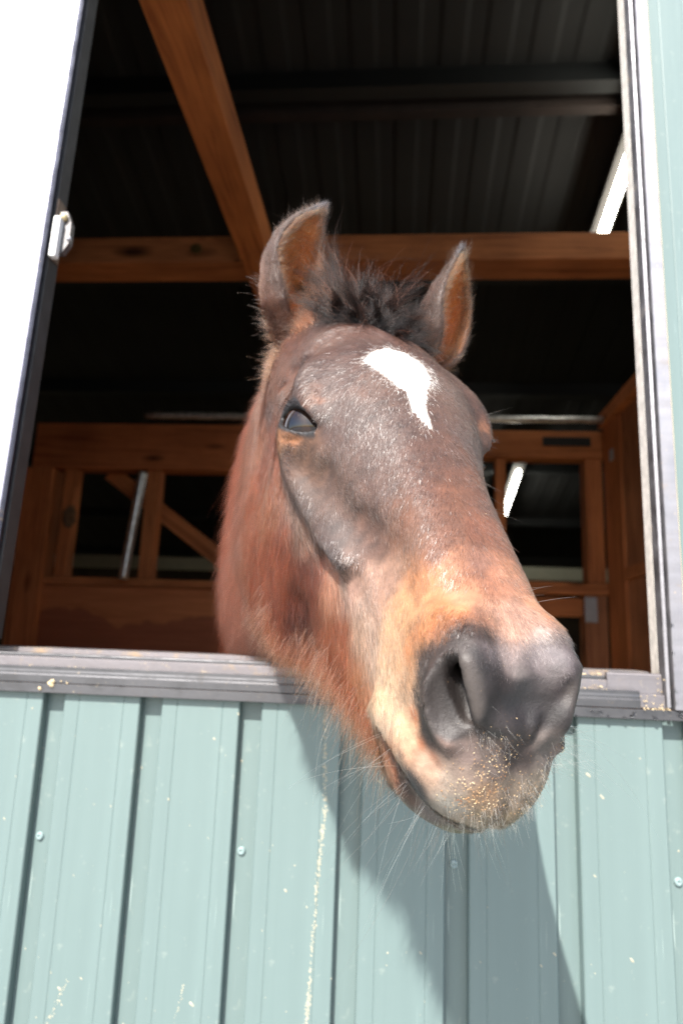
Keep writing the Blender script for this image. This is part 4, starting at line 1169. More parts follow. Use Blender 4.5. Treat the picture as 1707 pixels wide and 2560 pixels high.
def nrm(a): return a / (np.linalg.norm(a, axis=1)[:, None] + 1e-9)
def coat_colour(P, N, ragged=0.0):
    n = len(P)
    J = np.stack([noise3(P, 55, 0), noise3(P, 55, 1), noise3(P, 55, 2)], 1) * 0.0035
    J += rng.normal(size=(n, 3)) * ragged
    Q = P + J
    col = np.zeros((n, 3))
    for s in range(0, n, 40000):
        q = Q[s:s + 40000]
        d2 = ((q[:, None, :] - SPOT[None, :, :3]) ** 2).sum(2) / (SPOT[None, :, 6] ** 2)
        w = SPW / (d2 + 0.12) ** 2.6
        col[s:s + 40000] = (w @ SPC) / w.sum(1)[:, None]
    col = col ** 2
    # mottling of the coat
    m = 1 + 0.16 * noise3(P, 160, 1) + 0.10 * noise3(P, 420, 2)
    col *= np.clip(m, 0.5, 1.6)[:, None]
    # star on the forehead
    A = Q + rng.normal(size=(n, 3)) * ragged * 0.6 + (nrm(P * [1, 1, 0] - [0, 0.15, 0]) * (rng.exponential(0.006, size=(n, 1)) - 0.0055) * (-1 if ragged else 0))
    J2 = np.stack([noise3(P, 700, 0), noise3(P, 700, 1)], 1) * 0.0012
    if ragged:
        st = in_poly(A[:, 0] + J2[:, 0], A[:, 1] + J2[:, 1], STAR)
        d_ = rng.normal(size=(n, 2)) * 0.0035
        st2 = in_poly(P[:, 0] + d_[:, 0], P[:, 1] + d_[:, 1], STAR)
        st = np.where(rng.random(n) < 0.3, st2, st)
    else:
        st = np.ones(n, bool)
        for a_, b_2 in ((0.001, 0), (-0.001, 0), (0, 0.001), (0, -0.001)): st &= in_poly(P[:, 0] + a_, P[:, 1] + b_2, STAR)
    st &= P[:, 2] > 0.04
    col[st] = lin((226, 219, 210))
    # ears
    E = ear_info(P)
    k = ~np.isnan(E[:, 0])
    if k.any():
        e = E[k]; s, t = e[:, 0], e[:, 1]
        ins = ((P[k] - e[:, 2:5]) * N[k]).sum(1) < 0
        nz = noise3(P[k], 120, 0)[:, None]
        outc = lin((78, 50, 38)) * (1 - s)[:, None] + lin((56, 42, 35)) * s[:, None]
        inc = lin((178, 94, 42)) * (1 + 0.3 * nz)
        inc = np.where(s[:, None] > 0.85, lin((128, 90, 66)), inc)
        rim = np.clip((t - 0.60) / 0.22, 0, 1)[:, None]
        outc = outc * (1 - rim * 0.55) + lin((40, 30, 26)) * rim * 0.55
        inc = inc * (1 - rim * 0.8) + lin((40, 31, 28)) * rim * 0.8
        tip = np.clip((s - 0.86) / 0.08, 0, 1)[:, None] * np.where(ins, 0.35, 1.0)[:, None]
        c = np.where(ins[:, None], inc, outc)
        c = c * (1 - tip) + lin((46, 40, 42)) * tip
        f = np.clip((s - 0.12) / 0.15, 0, 1)[:, None]
        col[k] = col[k] * (1 - f) + c * f
    # dark skin: lids, nostrils, lips; shade painted into nostril depths and mouth crease
    p, q, r, e_ = eye_region(P)
    lid = np.clip(1 - (np.hypot(p / 0.0285, np.where(q > 0, q / 0.0172, q / 0.0128)) - 1.15) / 0.3, 0, 1) * (r < 0.042)
    col = col * (1 - lid[:, None]) + lin((26, 23, 23)) * lid[:, None]
    nd = nostril_depth(P)
    ns = np.clip((1.08 - nd) / 0.12, 0, 1)
    dep = np.clip((nd - 0.2) / 0.7, 0, 1)[:, None]
    col = col * (1 - ns[:, None]) + (lin((46, 40, 38)) * dep + lin((26, 22, 21)) * (1 - dep)) * ns[:, None]
    fd = np.full(n, 9.0)
    _f = [NC - NL * 0.021 + NM * 0.004 - NA * 0.002, NC - NL * 0.006 + NM * 0.0085 - NA * 0.001, NC + NL * 0.004 + NM * 0.011 - NA * 0.001]
    for a_, b_2 in zip(_f[:-1], _f[1:]):
        ab = b_2 - a_; tt = np.clip(((P - a_) @ ab) / (ab @ ab), 0, 1)
        fd = np.minimum(fd, np.linalg.norm(P - a_ - tt[:, None] * ab, axis=1))
    fs = np.clip((0.0075 - fd) / 0.0055, 0, 1)[:, None] * 0.8
    col = col * (1 - fs) + lin((74, 67, 63)) * fs  # inner fold painted paler, as if lit
    md = mouth_dist(P)
    ms = np.clip((0.0072 - md) / 0.002, 0, 1)
    col = col * (1 - ms[:, None]) + lin((24, 20, 20)) * ms[:, None]
    skin = np.maximum(np.maximum(lid, ns), ms)
    return np.clip(col, 0.004, 0.9), skin, E

def vertex_normals(V, Q):
    a, b, c, d = (V[Q[:, i]] for i in range(4))
    fn = np.cross(c - a, d - b)
    N = np.zeros_like(V)
    for i in range(4): np.add.at(N, Q[:, i], fn)
    return N / (np.linalg.norm(N, axis=1)[:, None] + 1e-12), fn
HN_, HFN_ = vertex_normals(HV_, HQ_)
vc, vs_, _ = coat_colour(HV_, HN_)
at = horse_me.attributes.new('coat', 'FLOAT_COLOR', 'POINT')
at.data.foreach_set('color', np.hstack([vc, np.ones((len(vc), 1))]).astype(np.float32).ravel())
at = horse_me.attributes.new('skin', 'FLOAT', 'POINT')
at.data.foreach_set('value', vs_.astype(np.float32))


def skin_material():
    t = NT('horse_skin')
    b = t.bsdf(Roughness=0.55)
    a = t.n('Attribute', attribute_name='coat'); k = t.n('Attribute', attribute_name='skin')
    t.l(a.outputs['Color'], b.inputs['Base Color'])
    r = t.n('MapRange'); r.inputs['To Min'].default_value = 0.6; r.inputs['To Max'].default_value = 0.5
    t.l(k.outputs['Fac'], r.inputs['Value']); t.l(r.outputs[0], b.inputs['Roughness'])
    tc = t.n('TexCoord')
    nz = t.n('TexNoise', Scale=240.0, Detail=6.0, Roughness=0.7)
    t.l(tc.outputs['Object'], nz.inputs['Vector'])
    bu = t.n('Bump', Strength=0.45, Distance=0.0018)
    t.l(nz.outputs['Fac'], bu.inputs['Height']); t.l(bu.outputs[0], b.inputs['Normal'])
    return t.m
horse_me.materials.append(skin_material())

# ------------------------------------------------------------------ hair
def hair_material(name, rough=0.22, ior=1.75, sheen=0.0):
    t = NT(name)
    a = t.n('Attribute', attribute_name='hair_colour')
    h = t.n('BsdfHairPrincipled')
    h.model = 'CHIANG'; h.parametrization = 'COLOR'
    h.inputs['Roughness'].default_value = rough
    h.inputs['Radial Roughness'].default_value = 0.45
    h.inputs['IOR'].default_value = ior
    h.inputs['Random Roughness'].default_value = 0.2
    t.l(a.outputs['Color'], h.inputs['Color'])
    if not sheen:
        t.l(h.outputs[0], t.out.inputs[0])
        return t.m
    # the lie of the coat: every hair also shines with the slope of the skin it lies on
    at_ = t.n('Attribute', attribute_name='skin_normal')
    vt = t.n('VectorTransform', vector_type='NORMAL', convert_from='OBJECT', convert_to='WORLD')
    t.l(at_.outputs['Vector'], vt.inputs[0])
    b = t.n('BsdfPrincipled', Roughness=0.42, IOR=1.75)
    t.l(t.n('Attribute', attribute_name='gloss').outputs['Fac'], b.inputs['Specular IOR Level'])
    t.l(a.outputs['Color'], b.inputs['Base Color']); t.l(vt.outputs[0], b.inputs['Normal'])
    mx = t.n('MixShader'); mx.inputs[0].default_value = sheen
    t.l(h.outputs[0], mx.inputs[1]); t.l(b.outputs[0], mx.inputs[2]); t.l(mx.outputs[0], t.out.inputs[0])
    return t.m
MAT_COAT = hair_material('coat_hair', 0.22, 1.5, 0.6)
MAT_LONG = hair_material('long_hair', 0.28, 1.45)

def add_hair(name, PTS, rad, colour, mat=None, parent=None, normal=None, gloss=None):
    """PTS (n, k, 3) in the head frame; rad (n, k); colour (n, 3)"""
    n, k = PTS.shape[:2]
    cu = bpy.data.hair_curves.new(name)
    cu.add_curves([k] * n)
    cu.attributes['position'].data.foreach_set('vector', PTS.astype(np.float32).ravel())
    if 'radius' not in cu.attributes: cu.attributes.new('radius', 'FLOAT', 'POINT')
    cu.attributes['radius'].data.foreach_set('value', np.broadcast_to(rad, (n, k)).astype(np.float32).ravel())
    a = cu.attributes.new('hair_colour', 'FLOAT_COLOR', 'CURVE')
    a.data.foreach_set('color', np.hstack([colour, np.ones((n, 1))]).astype(np.float32).ravel())
    if gloss is not None:
        a = cu.attributes.new('gloss', 'FLOAT', 'CURVE')
        a.data.foreach_set('value', gloss.astype(np.float32))
    if normal is not None:
        a = cu.attributes.new('skin_normal', 'FLOAT_VECTOR', 'CURVE')
        a.data.foreach_set('vector', normal.astype(np.float32).ravel())
    o = bpy.data.objects.new(name, cu)
    cu.materials.append(mat or MAT_LONG)
    COL.objects.link(o)
    o.parent = parent or horse
    o['kind'] = 'stuff'
    return o

def sample_surface(n, weight):
    a, b, c, d = (HV_[HQ_[:, i]] for i in range(4))
    area = np.linalg.norm(HFN_, axis=1) * weight((a + c) / 2)
    cdf = np.cumsum(area); cdf /= cdf[-1]
    f = np.searchsorted(cdf, rng.random(n))
    x, y = rng.random((2, n, 1))
    P = (a[f] * (1 - x) + b[f] * x) * (1 - y) + (d[f] * (1 - x) + c[f] * x) * y
    q = HQ_[f]
    Nn = (HN_[q[:, 0]] * (1 - x) + HN_[q[:, 1]] * x) * (1 - y) + (HN_[q[:, 3]] * (1 - x) + HN_[q[:, 2]] * x) * y
    return P, Nn / (np.linalg.norm(Nn, axis=1)[:, None] + 1e-9)

def nrm(a): return a / (np.linalg.norm(a, axis=1)[:, None] + 1e-9)
DOWN_L = (np.array([0, 0, -1.0]) @ HB) @ HR          # straight down in the head frame
BACK_L = (np.array([0, 1.0, 0]) @ HB) @ HR           # into the building

def camz(P): return P @ HR[2] + HO[2]
def flow(P, N):
    """direction the coat lies in, and the hair length"""
    u, v, w = P.T
    n = len(P)
    side = np.clip(np.abs(N[:, 0]), 0, 1)
    face = np.stack([0.55 * np.tanh(u / 0.02), np.ones(n), -0.25 * np.ones(n)], 1)
    # round the whorl on the forehead the hair fans out
    wh = np.stack([u - 0.0, v - 0.165, 0 * w], 1)
    fan = np.exp(-((v - 0.165) / 0.09) ** 2)[:, None]
    face = face * (1 - 0.8 * fan) + nrm(wh) * 0.9 * fan
    cheek = DOWN_L[None] * 1.0 + np.array([0, -0.25, 0])[None] * np.ones((n, 1))
    low = sstep(-w, 0.02, 0.09) * (1 - sstep(v, 0.36, 0.46))
    d = face * (1 - low[:, None]) + cheek * low[:, None]
    lip = sstep(v, 0.46, 0.50)
    d = d * (1 - lip[:, None]) + (DOWN_L[None] + np.stack([np.sign(u) * 0.3, 0 * v, 0 * v], 1)) * lip[:, None]
    z = camz(P)
    neck = sstep(z, 0.80, 0.88) * sstep(-v, -0.10, 0.0)
    d = d * (1 - neck[:, None]) + (DOWN_L * 1.0 + BACK_L * 0.55)[None] * neck[:, None]
    L = 0.0072 + 0.0105 * low + 0.010 * sstep(-w, 0.09, 0.19) * (1 - sstep(v, 0.40, 0.47)) - 0.0036 * lip + 0.010 * neck
    L += 0.004 * np.exp(-((v - 0.03) / 0.06) ** 2)
    under = sstep(-w, 0.09, 0.13) * sstep(v, 0.33, 0.38) * (1 - sstep(v, 0.43, 0.47))
    L += 0.012 * under
    return d, L, low, neck

def strands(P, N, D, L, lift, k=4, curl=0.0, droop=0.0):
    """bent hairs: start along the surface with a lift, settle towards the flow and droop"""
    n = len(P)
    T = nrm(D - N * (D * N).sum(1)[:, None])
    B = np.cross(N, T)
    ln = np.asarray(lift)[:, None]
    out = np.empty((n, k, 3)); out[:, 0] = P - N * 0.0006
    cur = out[:, 0].copy()
    ca = rng.normal(size=(n, 1)) * curl
    for i in range(1, k):
        t = i / (k - 1)
        dirn = nrm(T + N * ln * (1.35 - 0.9 * t) + B * ca * t * 1.2 + DOWN_L * droop * t)
        cur = cur + dirn * (L / (k - 1))[:, None]
        out[:, i] = cur
    return out

def coat(n):
    def wgt(c):
        z = camz(c)
        w = np.ones(len(c))
        w *= 1.0 - 0.15 * sstep(z, 0.84, 0.92)
        w *= np.where(z > 1.12, 0.0, 1.0)
        w *= 1 + 2.4 * sstep(c[:, 1], 0.40, 0.47) + 0.5 * sstep(c[:, 1], 0.2, 0.3)
        far = sstep(-c[:, 0], 0.03, 0.07)
        return w * (1 - 0.55 * far)
    P, N = sample_surface(n, wgt)
    p, q, r, e = eye_region(P)
    bare = (r < 0.040) & (np.hypot(p / 0.0275, np.where(q > 0, q / 0.0155, q / 0.0118)) < 1.26) & (e > 0)
    bare |= nostril_depth(P) < 0.72
    bare |= mouth_dist(P) < 0.0056
    P, N = P[~bare], N[~bare]
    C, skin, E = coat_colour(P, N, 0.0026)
    D, L, low, neck = flow(P, N)
    n = len(P)
    k = ~np.isnan(E[:, 0])
    lift = np.full(n, 0.12) + 0.10 * low + 0.25 * neck
    if k.any():
        e = E[k]; ax = e[:, 5:8]
        ins = ((P[k] - e[:, 2:5]) * N[k]).sum(1) < 0
        s = np.clip((e[:, 0] - 0.10) / 0.12, 0, 1)
        Dk = D[k] * (1 - s[:, None]) + (ax + np.where(ins[:, None], -0.35 * nrm(P[k] - e[:, 2:5]), 0)) * s[:, None]
        D[k] = Dk
        L[k] = L[k] * (1 - s) + np.where(ins, 0.017, 0.009) * s
        lift[k] = np.where(ins, 0.5, 0.3)
        C[k] *= np.exp(rng.normal(size=(k.sum(), 1)) * 0.25)
    p, q, r, e = eye_region(P)
    L *= np.where(r < 0.046, np.clip((np.hypot(p / 0.0275, np.where(q > 0, q / 0.0155, q / 0.0118)) - 0.9) / 1.0, 0.3, 1), 1)
    L *= 1 - 0.45 * sstep(P[:, 1], 0.495, 0.515) * sstep(P[:, 2], -0.035, -0.02)
    L *= 1 - 0.6 * np.clip((1.15 - nostril_depth(P)) / 0.25, 0, 1)
    sw = np.stack([noise3(P, 40, 0), noise3(P, 40, 1), noise3(P, 40, 2)], 1) * 0.09
    sw += np.stack([noise3(P, 260, 2), noise3(P, 260, 0), noise3(P, 260, 1)], 1) * 0.06
    D = nrm(D) + sw + rng.normal(size=(n, 3)) * 0.13
    L = L * np.exp(rng.normal(size=n) * 0.22)
    C = np.clip(C * np.exp(rng.normal(size=(n, 1)) * 0.30), 0.003, 0.92)
    C = np.clip(C * (1.05 + 0.55 * low + 0.30 * neck)[:, None] * (1 + low[:, None] * np.array([[0.12, 0.0, -0.12]])), 0.003, 0.9)
    lift = lift * (0.6 + 0.8 * rng.random(n)) * (1 + 0.15 * noise3(P, 90, 1))
    S = strands(P, N, D, L, np.clip(lift, 0.04, 1.5), 4, 0.12, 0.0)
    rad = (0.000105 + 0.00003 * rng.random(n))[:, None] * np.array([1.0, 0.9, 0.62, 0.12])
    W1 = np.stack([noise3(P, 330, 0), noise3(P, 330, 1), noise3(P, 330, 2)], 1)
    W2 = np.stack([noise3(P, 820, 2), noise3(P, 820, 0), noise3(P, 820, 1)], 1)
    N = nrm(N + W1 * 0.10 + W2 * (0.07 + 0.20 * sstep(P[:, 1], 0.48, 0.51))[:, None])      # small folds in the skin
    gl = 0.78 - 0.42 * sstep(P[:, 1], 0.455, 0.495)
    red = (rng.random(n) < np.clip(low + neck, 0, 1)) | k
    add_hair('neck_coat', S[red], rad[red], C[red], hair_material('neck_hair', 0.25, 1.5, 0.35), None, nrm(N[red] + rng.normal(size=(red.sum(), 3)) * 0.3), gl[red] * 0.7)
    return add_hair('coat', S[~red], rad[~red], C[~red], MAT_COAT, None, nrm(N[~red] + rng.normal(size=((~red).sum(), 3)) * 0.17), gl[~red])
coat(COAT_N)

# ------------------------------------------------------------------ eyes
def eye_material():
    t = NT('eye'); b = t.bsdf(Roughness=0.03)
    b.inputs['Specular IOR Level'].default_value = 0.6
    a = t.n('Attribute', attribute_name='iris')
    c = t.ramp(a.outputs['Fac'], [(0.0, rgb(14, 14, 22)[:3]), (0.34, rgb(20, 16, 18)[:3]), (0.42, rgb(28, 17, 12)[:3]), (0.8, rgb(40, 24, 16)[:3]), (0.92, rgb(30, 20, 18)[:3]), (1.0, rgb(22, 17, 17)[:3])])
    t.l(c, b.inputs['Base Color'])
    return t.m
M_EYE = eye_material()
for s in (1, -1):
    bm = bmesh.new()
    bmesh.ops.create_uvsphere(bm, u_segments=64, v_segments=40, radius=EYE_R)
    E_, P2, Q2 = (Vector(a * np.array([s, 1, 1])) for a in (EYE_E, EYE_P, EYE_Q))
    lay = bm.verts.layers.float.new('iris')
    for v in bm.verts:
        v.co *= 0.992
        d = v.co.normalized()
        x, y, z = d @ P2, d @ Q2, d @ E_
        y += 0.10; x += 0.05
        r1 = sqrt((x / 0.40) ** 2 + (y / 0.16) ** 2)          # lying pupil
        r2 = sqrt((x / 0.72) ** 2 + (y / 0.64) ** 2)
        v[lay] = 1.0 if z < 0 else min(1.0, 0.38 * r1 if r1 < 1 else max(0.38, 0.38 + 0.62 * (r2 - 0.4) / 0.6))
        # cornea bulges a little
        if z > 0: v.co *= 1 + 0.03 * max(0, 1 - r2)
    for f in bm.faces: f.smooth = True
    o = put('eye', bm, M_EYE, horse)
    o.location = (EYE_C[0] * s, EYE_C[1], EYE_C[2])

# ------------------------------------------------------------------ long hair
UP_L, LEFT_L, TOCAM_L = -DOWN_L, (np.array([-1.0, 0, 0]) @ HB) @ HR, (np.array([0, -1.0, 0]) @ HB) @ HR
_SP, _SN = sample_surface(160000, lambda c: np.where(camz(c) < 1.1, 1.0, 0.0))
def near(c, r, n, test=None):
    d = np.linalg.norm(_SP - np.array(c), axis=1)
    ok = test(_SP, _SN) if test is not None else np.ones(len(d), bool)
    while True:
        w = np.exp(-(d / r) ** 2) * (d < 2.2 * r) * ok
        if (w > 0).sum() > 3: break
        r *= 1.5
    w /= w.sum()
    i = rng.choice(len(_SP), n, p=w)
    return _SP[i], _SN[i]
def long_hair(P, D, L, spread, k=8, droop=0.4, wave=0.15, lift=0.0, N=None):
    n = len(P)
    D = nrm(D + rng.normal(size=(n, 3)) * spread)
    L = L * np.exp(rng.normal(size=n) * 0.28)
    ph = rng.uniform(0, 6.28, (n, 1)); A = nrm(np.cross(D, rng.normal(size=(n, 3))))
    bend = rng.normal(size=(n, 1)) * 0.25
    S = np.empty((n, k, 3)); cur = P.copy(); S[:, 0] = cur - (N * 0.001 if N is not None else 0)
    for i in range(1, k):
        t = i / (k - 1)
        d = nrm(D + DOWN_L * droop * t * t + A * (wave * np.sin(ph + 5 * t) + bend * t) + (N * lift * (1 - t) if N is not None else 0))
        cur = cur + d * (L / (k - 1))[:, None]
        S[:, i] = cur
    return S
def cols(n, base, var=0.25, alt=None, frac=0.0):
    c = np.repeat(lin(base)[None], n, 0)
    if alt is not None:
        m = rng.random(n) < frac
        c[m] = lin(alt)
    return np.clip(c * np.exp(rng.normal(size=(n, 1)) * var), 0.003, 0.9)
def taper(k, r): return r * np.linspace(1, 0.1, k) ** 0.7

# forelock: locks lying up and back between the ears
S_, C_ = [], []
for i in range(72):
    u0 = rng.uniform(-0.060, 0.052); v0 = rng.uniform(-0.03, 0.100 - 14 * (u0 + 0.003) ** 2)
    n = int(rng.uniform(90, 240))
    P, N = near((u0, v0, 0.098), 0.007, n, lambda p, q: (p[:, 2] > 0.06) & (np.abs(p[:, 0]) < 0.075))
    fan = LEFT_L * (u0 - 0.0) * 9.0
    fwd = rng.random() < 0.35
    D = (UP_L * 0.35 + np.array([0, 0.75, 0.25]) * rng.uniform(0.5, 1.0) if fwd else UP_L * rng.uniform(0.25, 0.85) + np.array([0, -0.8, 0.0]) * rng.uniform(0.5, 1.1)) + fan + rng.normal(size=3) * 0.24
    L = (rng.uniform(0.022, 0.040) if fwd else rng.uniform(0.028, 0.062)) * (0.75 if abs(u0) > 0.04 else 1.0)
    D = np.repeat(D[None], n, 0) + (P - P.mean(0)) * (-0.85 / L)
    S_.append(long_hair(P, D, np.full(n, L), 0.045, 9, rng.uniform(0.2, 1.0), 0.06, 0.25, N))
    C_.append(cols(n, (20, 13, 10), 0.4, (66, 38, 26), 0.2))
for i in range(14):                                   # longer wisps
    u0 = rng.uniform(-0.045, 0.045); n = 14
    P, N = near((u0, rng.uniform(-0.02, 0.07), 0.098), 0.005, n)
    D = np.repeat((UP_L * rng.uniform(0.5, 1.0) + np.array([0, -0.5, 0.0]) + LEFT_L * rng.normal(0.15, 0.5))[None], n, 0)
    S_.append(long_hair(P, D, np.full(n, rng.uniform(0.06, 0.095)), 0.07, 9, rng.uniform(0.4, 1.3), 0.22, 0.2, N)); C_.append(cols(n, (40, 26, 20), 0.4, (96, 58, 42), 0.3))
for i in range(26):                                   # short dark hair along the edge of the forehead
    u0 = rng.uniform(-0.05, 0.055); n = 60
    P, N = near((u0, 0.092 - 9 * u0 * u0, 0.10), 0.008, n)
    D = np.repeat((LEFT_L * rng.normal(0, 0.9) + UP_L * 0.35 + np.array([0, -0.1, 0.1]))[None], n, 0)
    S_.append(long_hair(P, D, np.full(n, 0.022), 0.2, 9, 0.5, 0.25, 0.2, N)); C_.append(cols(n, (18, 14, 14), 0.3, (70, 48, 40), 0.15))
S_ = np.concatenate(S_); C_ = np.concatenate(C_)
t = NT('forelock_hair'); b = t.bsdf(Roughness=0.42)
b.inputs['Specular IOR Level'].default_value = 0.30
t.l(t.n('Attribute', attribute_name='hair_colour').outputs['Color'], b.inputs['Base Color'])
add_hair('forelock', S_, taper(9, 0.00013), C_, t.m)

# ears: long hair from the rims and inside; fluff at the foot of the near ear and down the neck
S_, C_ = [], []
for e_i, E in enumerate(EARS):
    P_, fr_ = ear_surface(E['base'], E['tip'], E['bend'], E['face'], wid=E['wid'])
    ns, nt = P_.shape[:2]
    n = 2600
    si = rng.integers(5, ns - 2, n); side = rng.integers(0, 2, n)
    jj = np.where(side == 0, rng.integers(0, 5, n), rng.integers(nt - 5, nt, n))
    P = P_[si, jj] + rng.normal(size=(n, 3)) * 0.0012
    c = np.array([fr_[i][0] for i in si]); T = np.array([fr_[i][1] for i in si]); Dv = np.array([fr_[i][2] for i in si]); Sv = np.array([fr_[i][3] for i in si])
    inw = nrm(c - P)
    D = inw * 0.75 + T * 0.55 + Dv * 0.35
    s = si / (ns - 1)
    S_.append(long_hair(P, D, 0.017 * (1 - 0.45 * s), 0.22, 6, 0.1, 0.2)); C_.append(cols(n, (176, 98, 46), 0.3, (170, 128, 90), 0.2))
    # deep inside
    n = 2400
    si = rng.integers(3, int(ns * 0.8), n); jj = rng.integers(6, nt - 6, n)
    P = P_[si, jj]; c = np.array([fr_[i][0] for i in si]); T = np.array([fr_[i][1] for i in si]); Dv = np.array([fr_[i][2] for i in si])
    D = nrm(c - P) * 0.5 + T * 0.6 + Dv * 0.55
    S_.append(long_hair(P + nrm(c - P) * 0.003, D, np.full(n, 0.020), 0.3, 6, 0.2, 0.25)); C_.append(cols(n, (172, 90, 40), 0.3, (92, 60, 42), 0.2))
    # outer edge
    n = 1500
    si = rng.integers(4, ns - 1, n); side = rng.integers(0, 2, n)
    jj = np.where(side == 0, rng.integers(0, 3, n), rng.integers(nt - 3, nt, n))
    P = P_[si, jj]; c = np.array([fr_[i][0] for i in si]); T = np.array([fr_[i][1] for i in si])
    D = nrm(P - c) * 0.55 + T * 0.8
    S_.append(long_hair(P, D, np.full(n, 0.009), 0.2, 6, 0.0, 0.1)); C_.append(cols(n, (50, 36, 29), 0.3, (96, 62, 44), 0.3))
S_ = np.concatenate(S_); C_ = np.concatenate(C_)
add_hair('ear_hair', S_, taper(6, 0.00012), C_)

S_, C_ = [], []
def fluff(c, r, n, D, L, col, alt, frac, spread=0.28, droop=0.4, lift=0.6, var=0.3):
    P, N = near(c, r, n)
    S_.append(long_hair(P, np.repeat(np.asarray(D, float)[None], n, 0) + N * lift, np.full(n, L), spread, 7, droop, 0.18, 0, N))
    C_.append(cols(n, col, var, alt, frac))
NECKSIDE = [cam_to_head(q) for q in [(-0.110, -0.20, 0.85), (-0.118, -0.14, 0.87), (-0.13, -0.05, 0.91), (-0.145, 0.04, 0.95), (-0.165, 0.12, 0.98), (-0.18, 0.19, 1.0)]]
for i, c in enumerate(NECKSIDE):
    fluff(c, 0.022, 380, DOWN_L * 0.9 + LEFT_L * 0.4, 0.015, (124, 70, 48), (160, 108, 82), 0.25, lift=0.5)
fluff((0.098, -0.012, 0.045), 0.020, 300, LEFT_L * 0.8 + UP_L * 0.7, 0.015, (116, 72, 52), (150, 110, 88), 0.3, lift=0.4)
fluff((0.100, 0.01, 0.02), 0.022, 320, LEFT_L * 0.6 + UP_L * 0.2, 0.013, (122, 70, 44), (156, 110, 78), 0.3, lift=0.3)
fluff((0.085, -0.03, 0.09), 0.016, 90, LEFT_L * 0.8 + UP_L * 0.9, 0.020, (116, 78, 66), (150, 112, 98), 0.3, lift=0.2)
fluff((-0.095, 0.03, 0.055), 0.018, 500, -LEFT_L * 0.5 + UP_L * 0.5, 0.018, (120, 70, 46), (168, 112, 76), 0.25, lift=0.3)
fluff((0.055, 0.035, 0.088), 0.014, 500, UP_L * 0.6 + LEFT_L * 0.2, 0.020, (104, 68, 54), (140, 96, 74), 0.2, lift=0.3)
fluff((-0.062, 0.035, 0.088), 0.014, 700, UP_L * 0.8 - LEFT_L * 0.35, 0.022, (70, 38, 24), (110, 66, 44), 0.2, lift=0.2)
fluff((-0.080, 0.02, 0.085), 0.012, 400, UP_L * 0.9 - LEFT_L * 0.2, 0.022, (76, 42, 27), (110, 66, 44), 0.2, lift=0.2)
fluff((0.045, -0.005, 0.10), 0.014, 700, UP_L * 0.9 + LEFT_L * 0.15, 0.022, (78, 44, 30), (116, 72, 50), 0.2, lift=0.25)
fluff((0.040, 0.02, 0.098), 0.012, 500, UP_L * 0.7 + LEFT_L * 0.3, 0.018, (84, 46, 30), (120, 74, 48), 0.2, lift=0.25)
fluff((0.07, 0.03, 0.078), 0.012, 400, UP_L * 0.5 + LEFT_L * 0.5, 0.016, (88, 50, 32), (130, 84, 58), 0.2, lift=0.25)
# jaw and throat
for c, n, L in [((0.0753, 0.2266, -0.1681), 900, 0.021), ((0.058, 0.25, -0.185), 900, 0.024), ((0.05, 0.29, -0.165), 800, 0.028), ((0.06, 0.17, -0.21), 700, 0.024),
                ((0.045, 0.335, -0.135), 800, 0.030), ((0.038, 0.37, -0.130), 700, 0.030), ((0.030, 0.40, -0.128), 620, 0.028), ((0.030, 0.425, -0.122), 420, 0.024), ((0.0, 0.38, -0.140), 300, 0.032)]:
    fluff(c, 0.020, n, DOWN_L * 1.0 + np.array([0, -0.15, 0.0]), L, (84, 38, 19), (140, 88, 60), 0.12, spread=0.22, droop=0.5, lift=0.35)
for c in [(0.045, 0.335, -0.135), (0.038, 0.37, -0.130), (0.028, 0.41, -0.128)]:
    fluff(c, 0.016, 60, DOWN_L, 0.046, (186, 150, 124), (120, 76, 52), 0.3, spread=0.22, droop=0.4, lift=0.3)
add_hair('beard', np.concatenate(S_), taper(7, 0.00012), np.concatenate(C_))

# whiskers and bristles
S_, C_ = [], []
def whisk(c, r, n, D, L, col, spread, droop=0.3, lift=0.3, alt=None, frac=0.0):
    P, N = near(c, r, n)
    S_.append(long_hair(P, np.repeat(np.asarray(D, float)[None], n, 0) + N * lift, np.full(n, L), spread, 10, droop, 0.05, 0, N))
    C_.append(cols(n, col, 0.2, alt, frac))
W_, B_ = (176, 166, 154), (60, 48, 42)
whisk((0.046, 0.470, -0.092), 0.012, 8, LEFT_L * 0.62 + DOWN_L * 0.62, 0.062, W_, 0.32, 0.45, alt=B_, frac=0.25)
whisk((0.0371, 0.4901, -0.0965), 0.014, 9, LEFT_L * 0.55 + DOWN_L * 0.75, 0.062, W_, 0.34, 0.45, alt=B_, frac=0.3)
whisk((0.0296, 0.5028, -0.1021), 0.014, 12, LEFT_L * 0.45 + DOWN_L * 0.85, 0.060, W_, 0.3, 0.25, alt=B_, frac=0.4)
whisk((0.0161, 0.5143, -0.106), 0.016, 34, LEFT_L * 0.2 + DOWN_L, 0.032, B_, 0.3, 0.2, alt=W_, frac=0.4)
whisk((0.0055, 0.5287, -0.0911), 0.014, 24, DOWN_L, 0.020, B_, 0.35, 0.2, alt=W_, frac=0.4)
whisk((-0.015, 0.515, -0.095), 0.014, 22, DOWN_L - LEFT_L * 0.2, 0.022, B_, 0.3, 0.2, alt=W_, frac=0.4)
for c, n in [((0.0067, 0.5402, -0.0514), 70), ((-0.0143, 0.5369, -0.0461), 80), ((0.0225, 0.5375, -0.0609), 50), ((-0.0246, 0.5283, -0.0349), 60), ((0.012, 0.538, -0.065), 60), ((-0.01, 0.533, -0.066), 60)]:
    whisk(c, 0.012, n, DOWN_L * 1.0 + TOCAM_L * 0.3, 0.0075, (160, 148, 134), 0.34, 0.2, 0.45, alt=(90, 70, 56), frac=0.45)
whisk((-0.033, 0.515, -0.03), 0.010, 26, -LEFT_L * 0.9 + DOWN_L * 0.15, 0.024, W_, 0.3, 0.1)
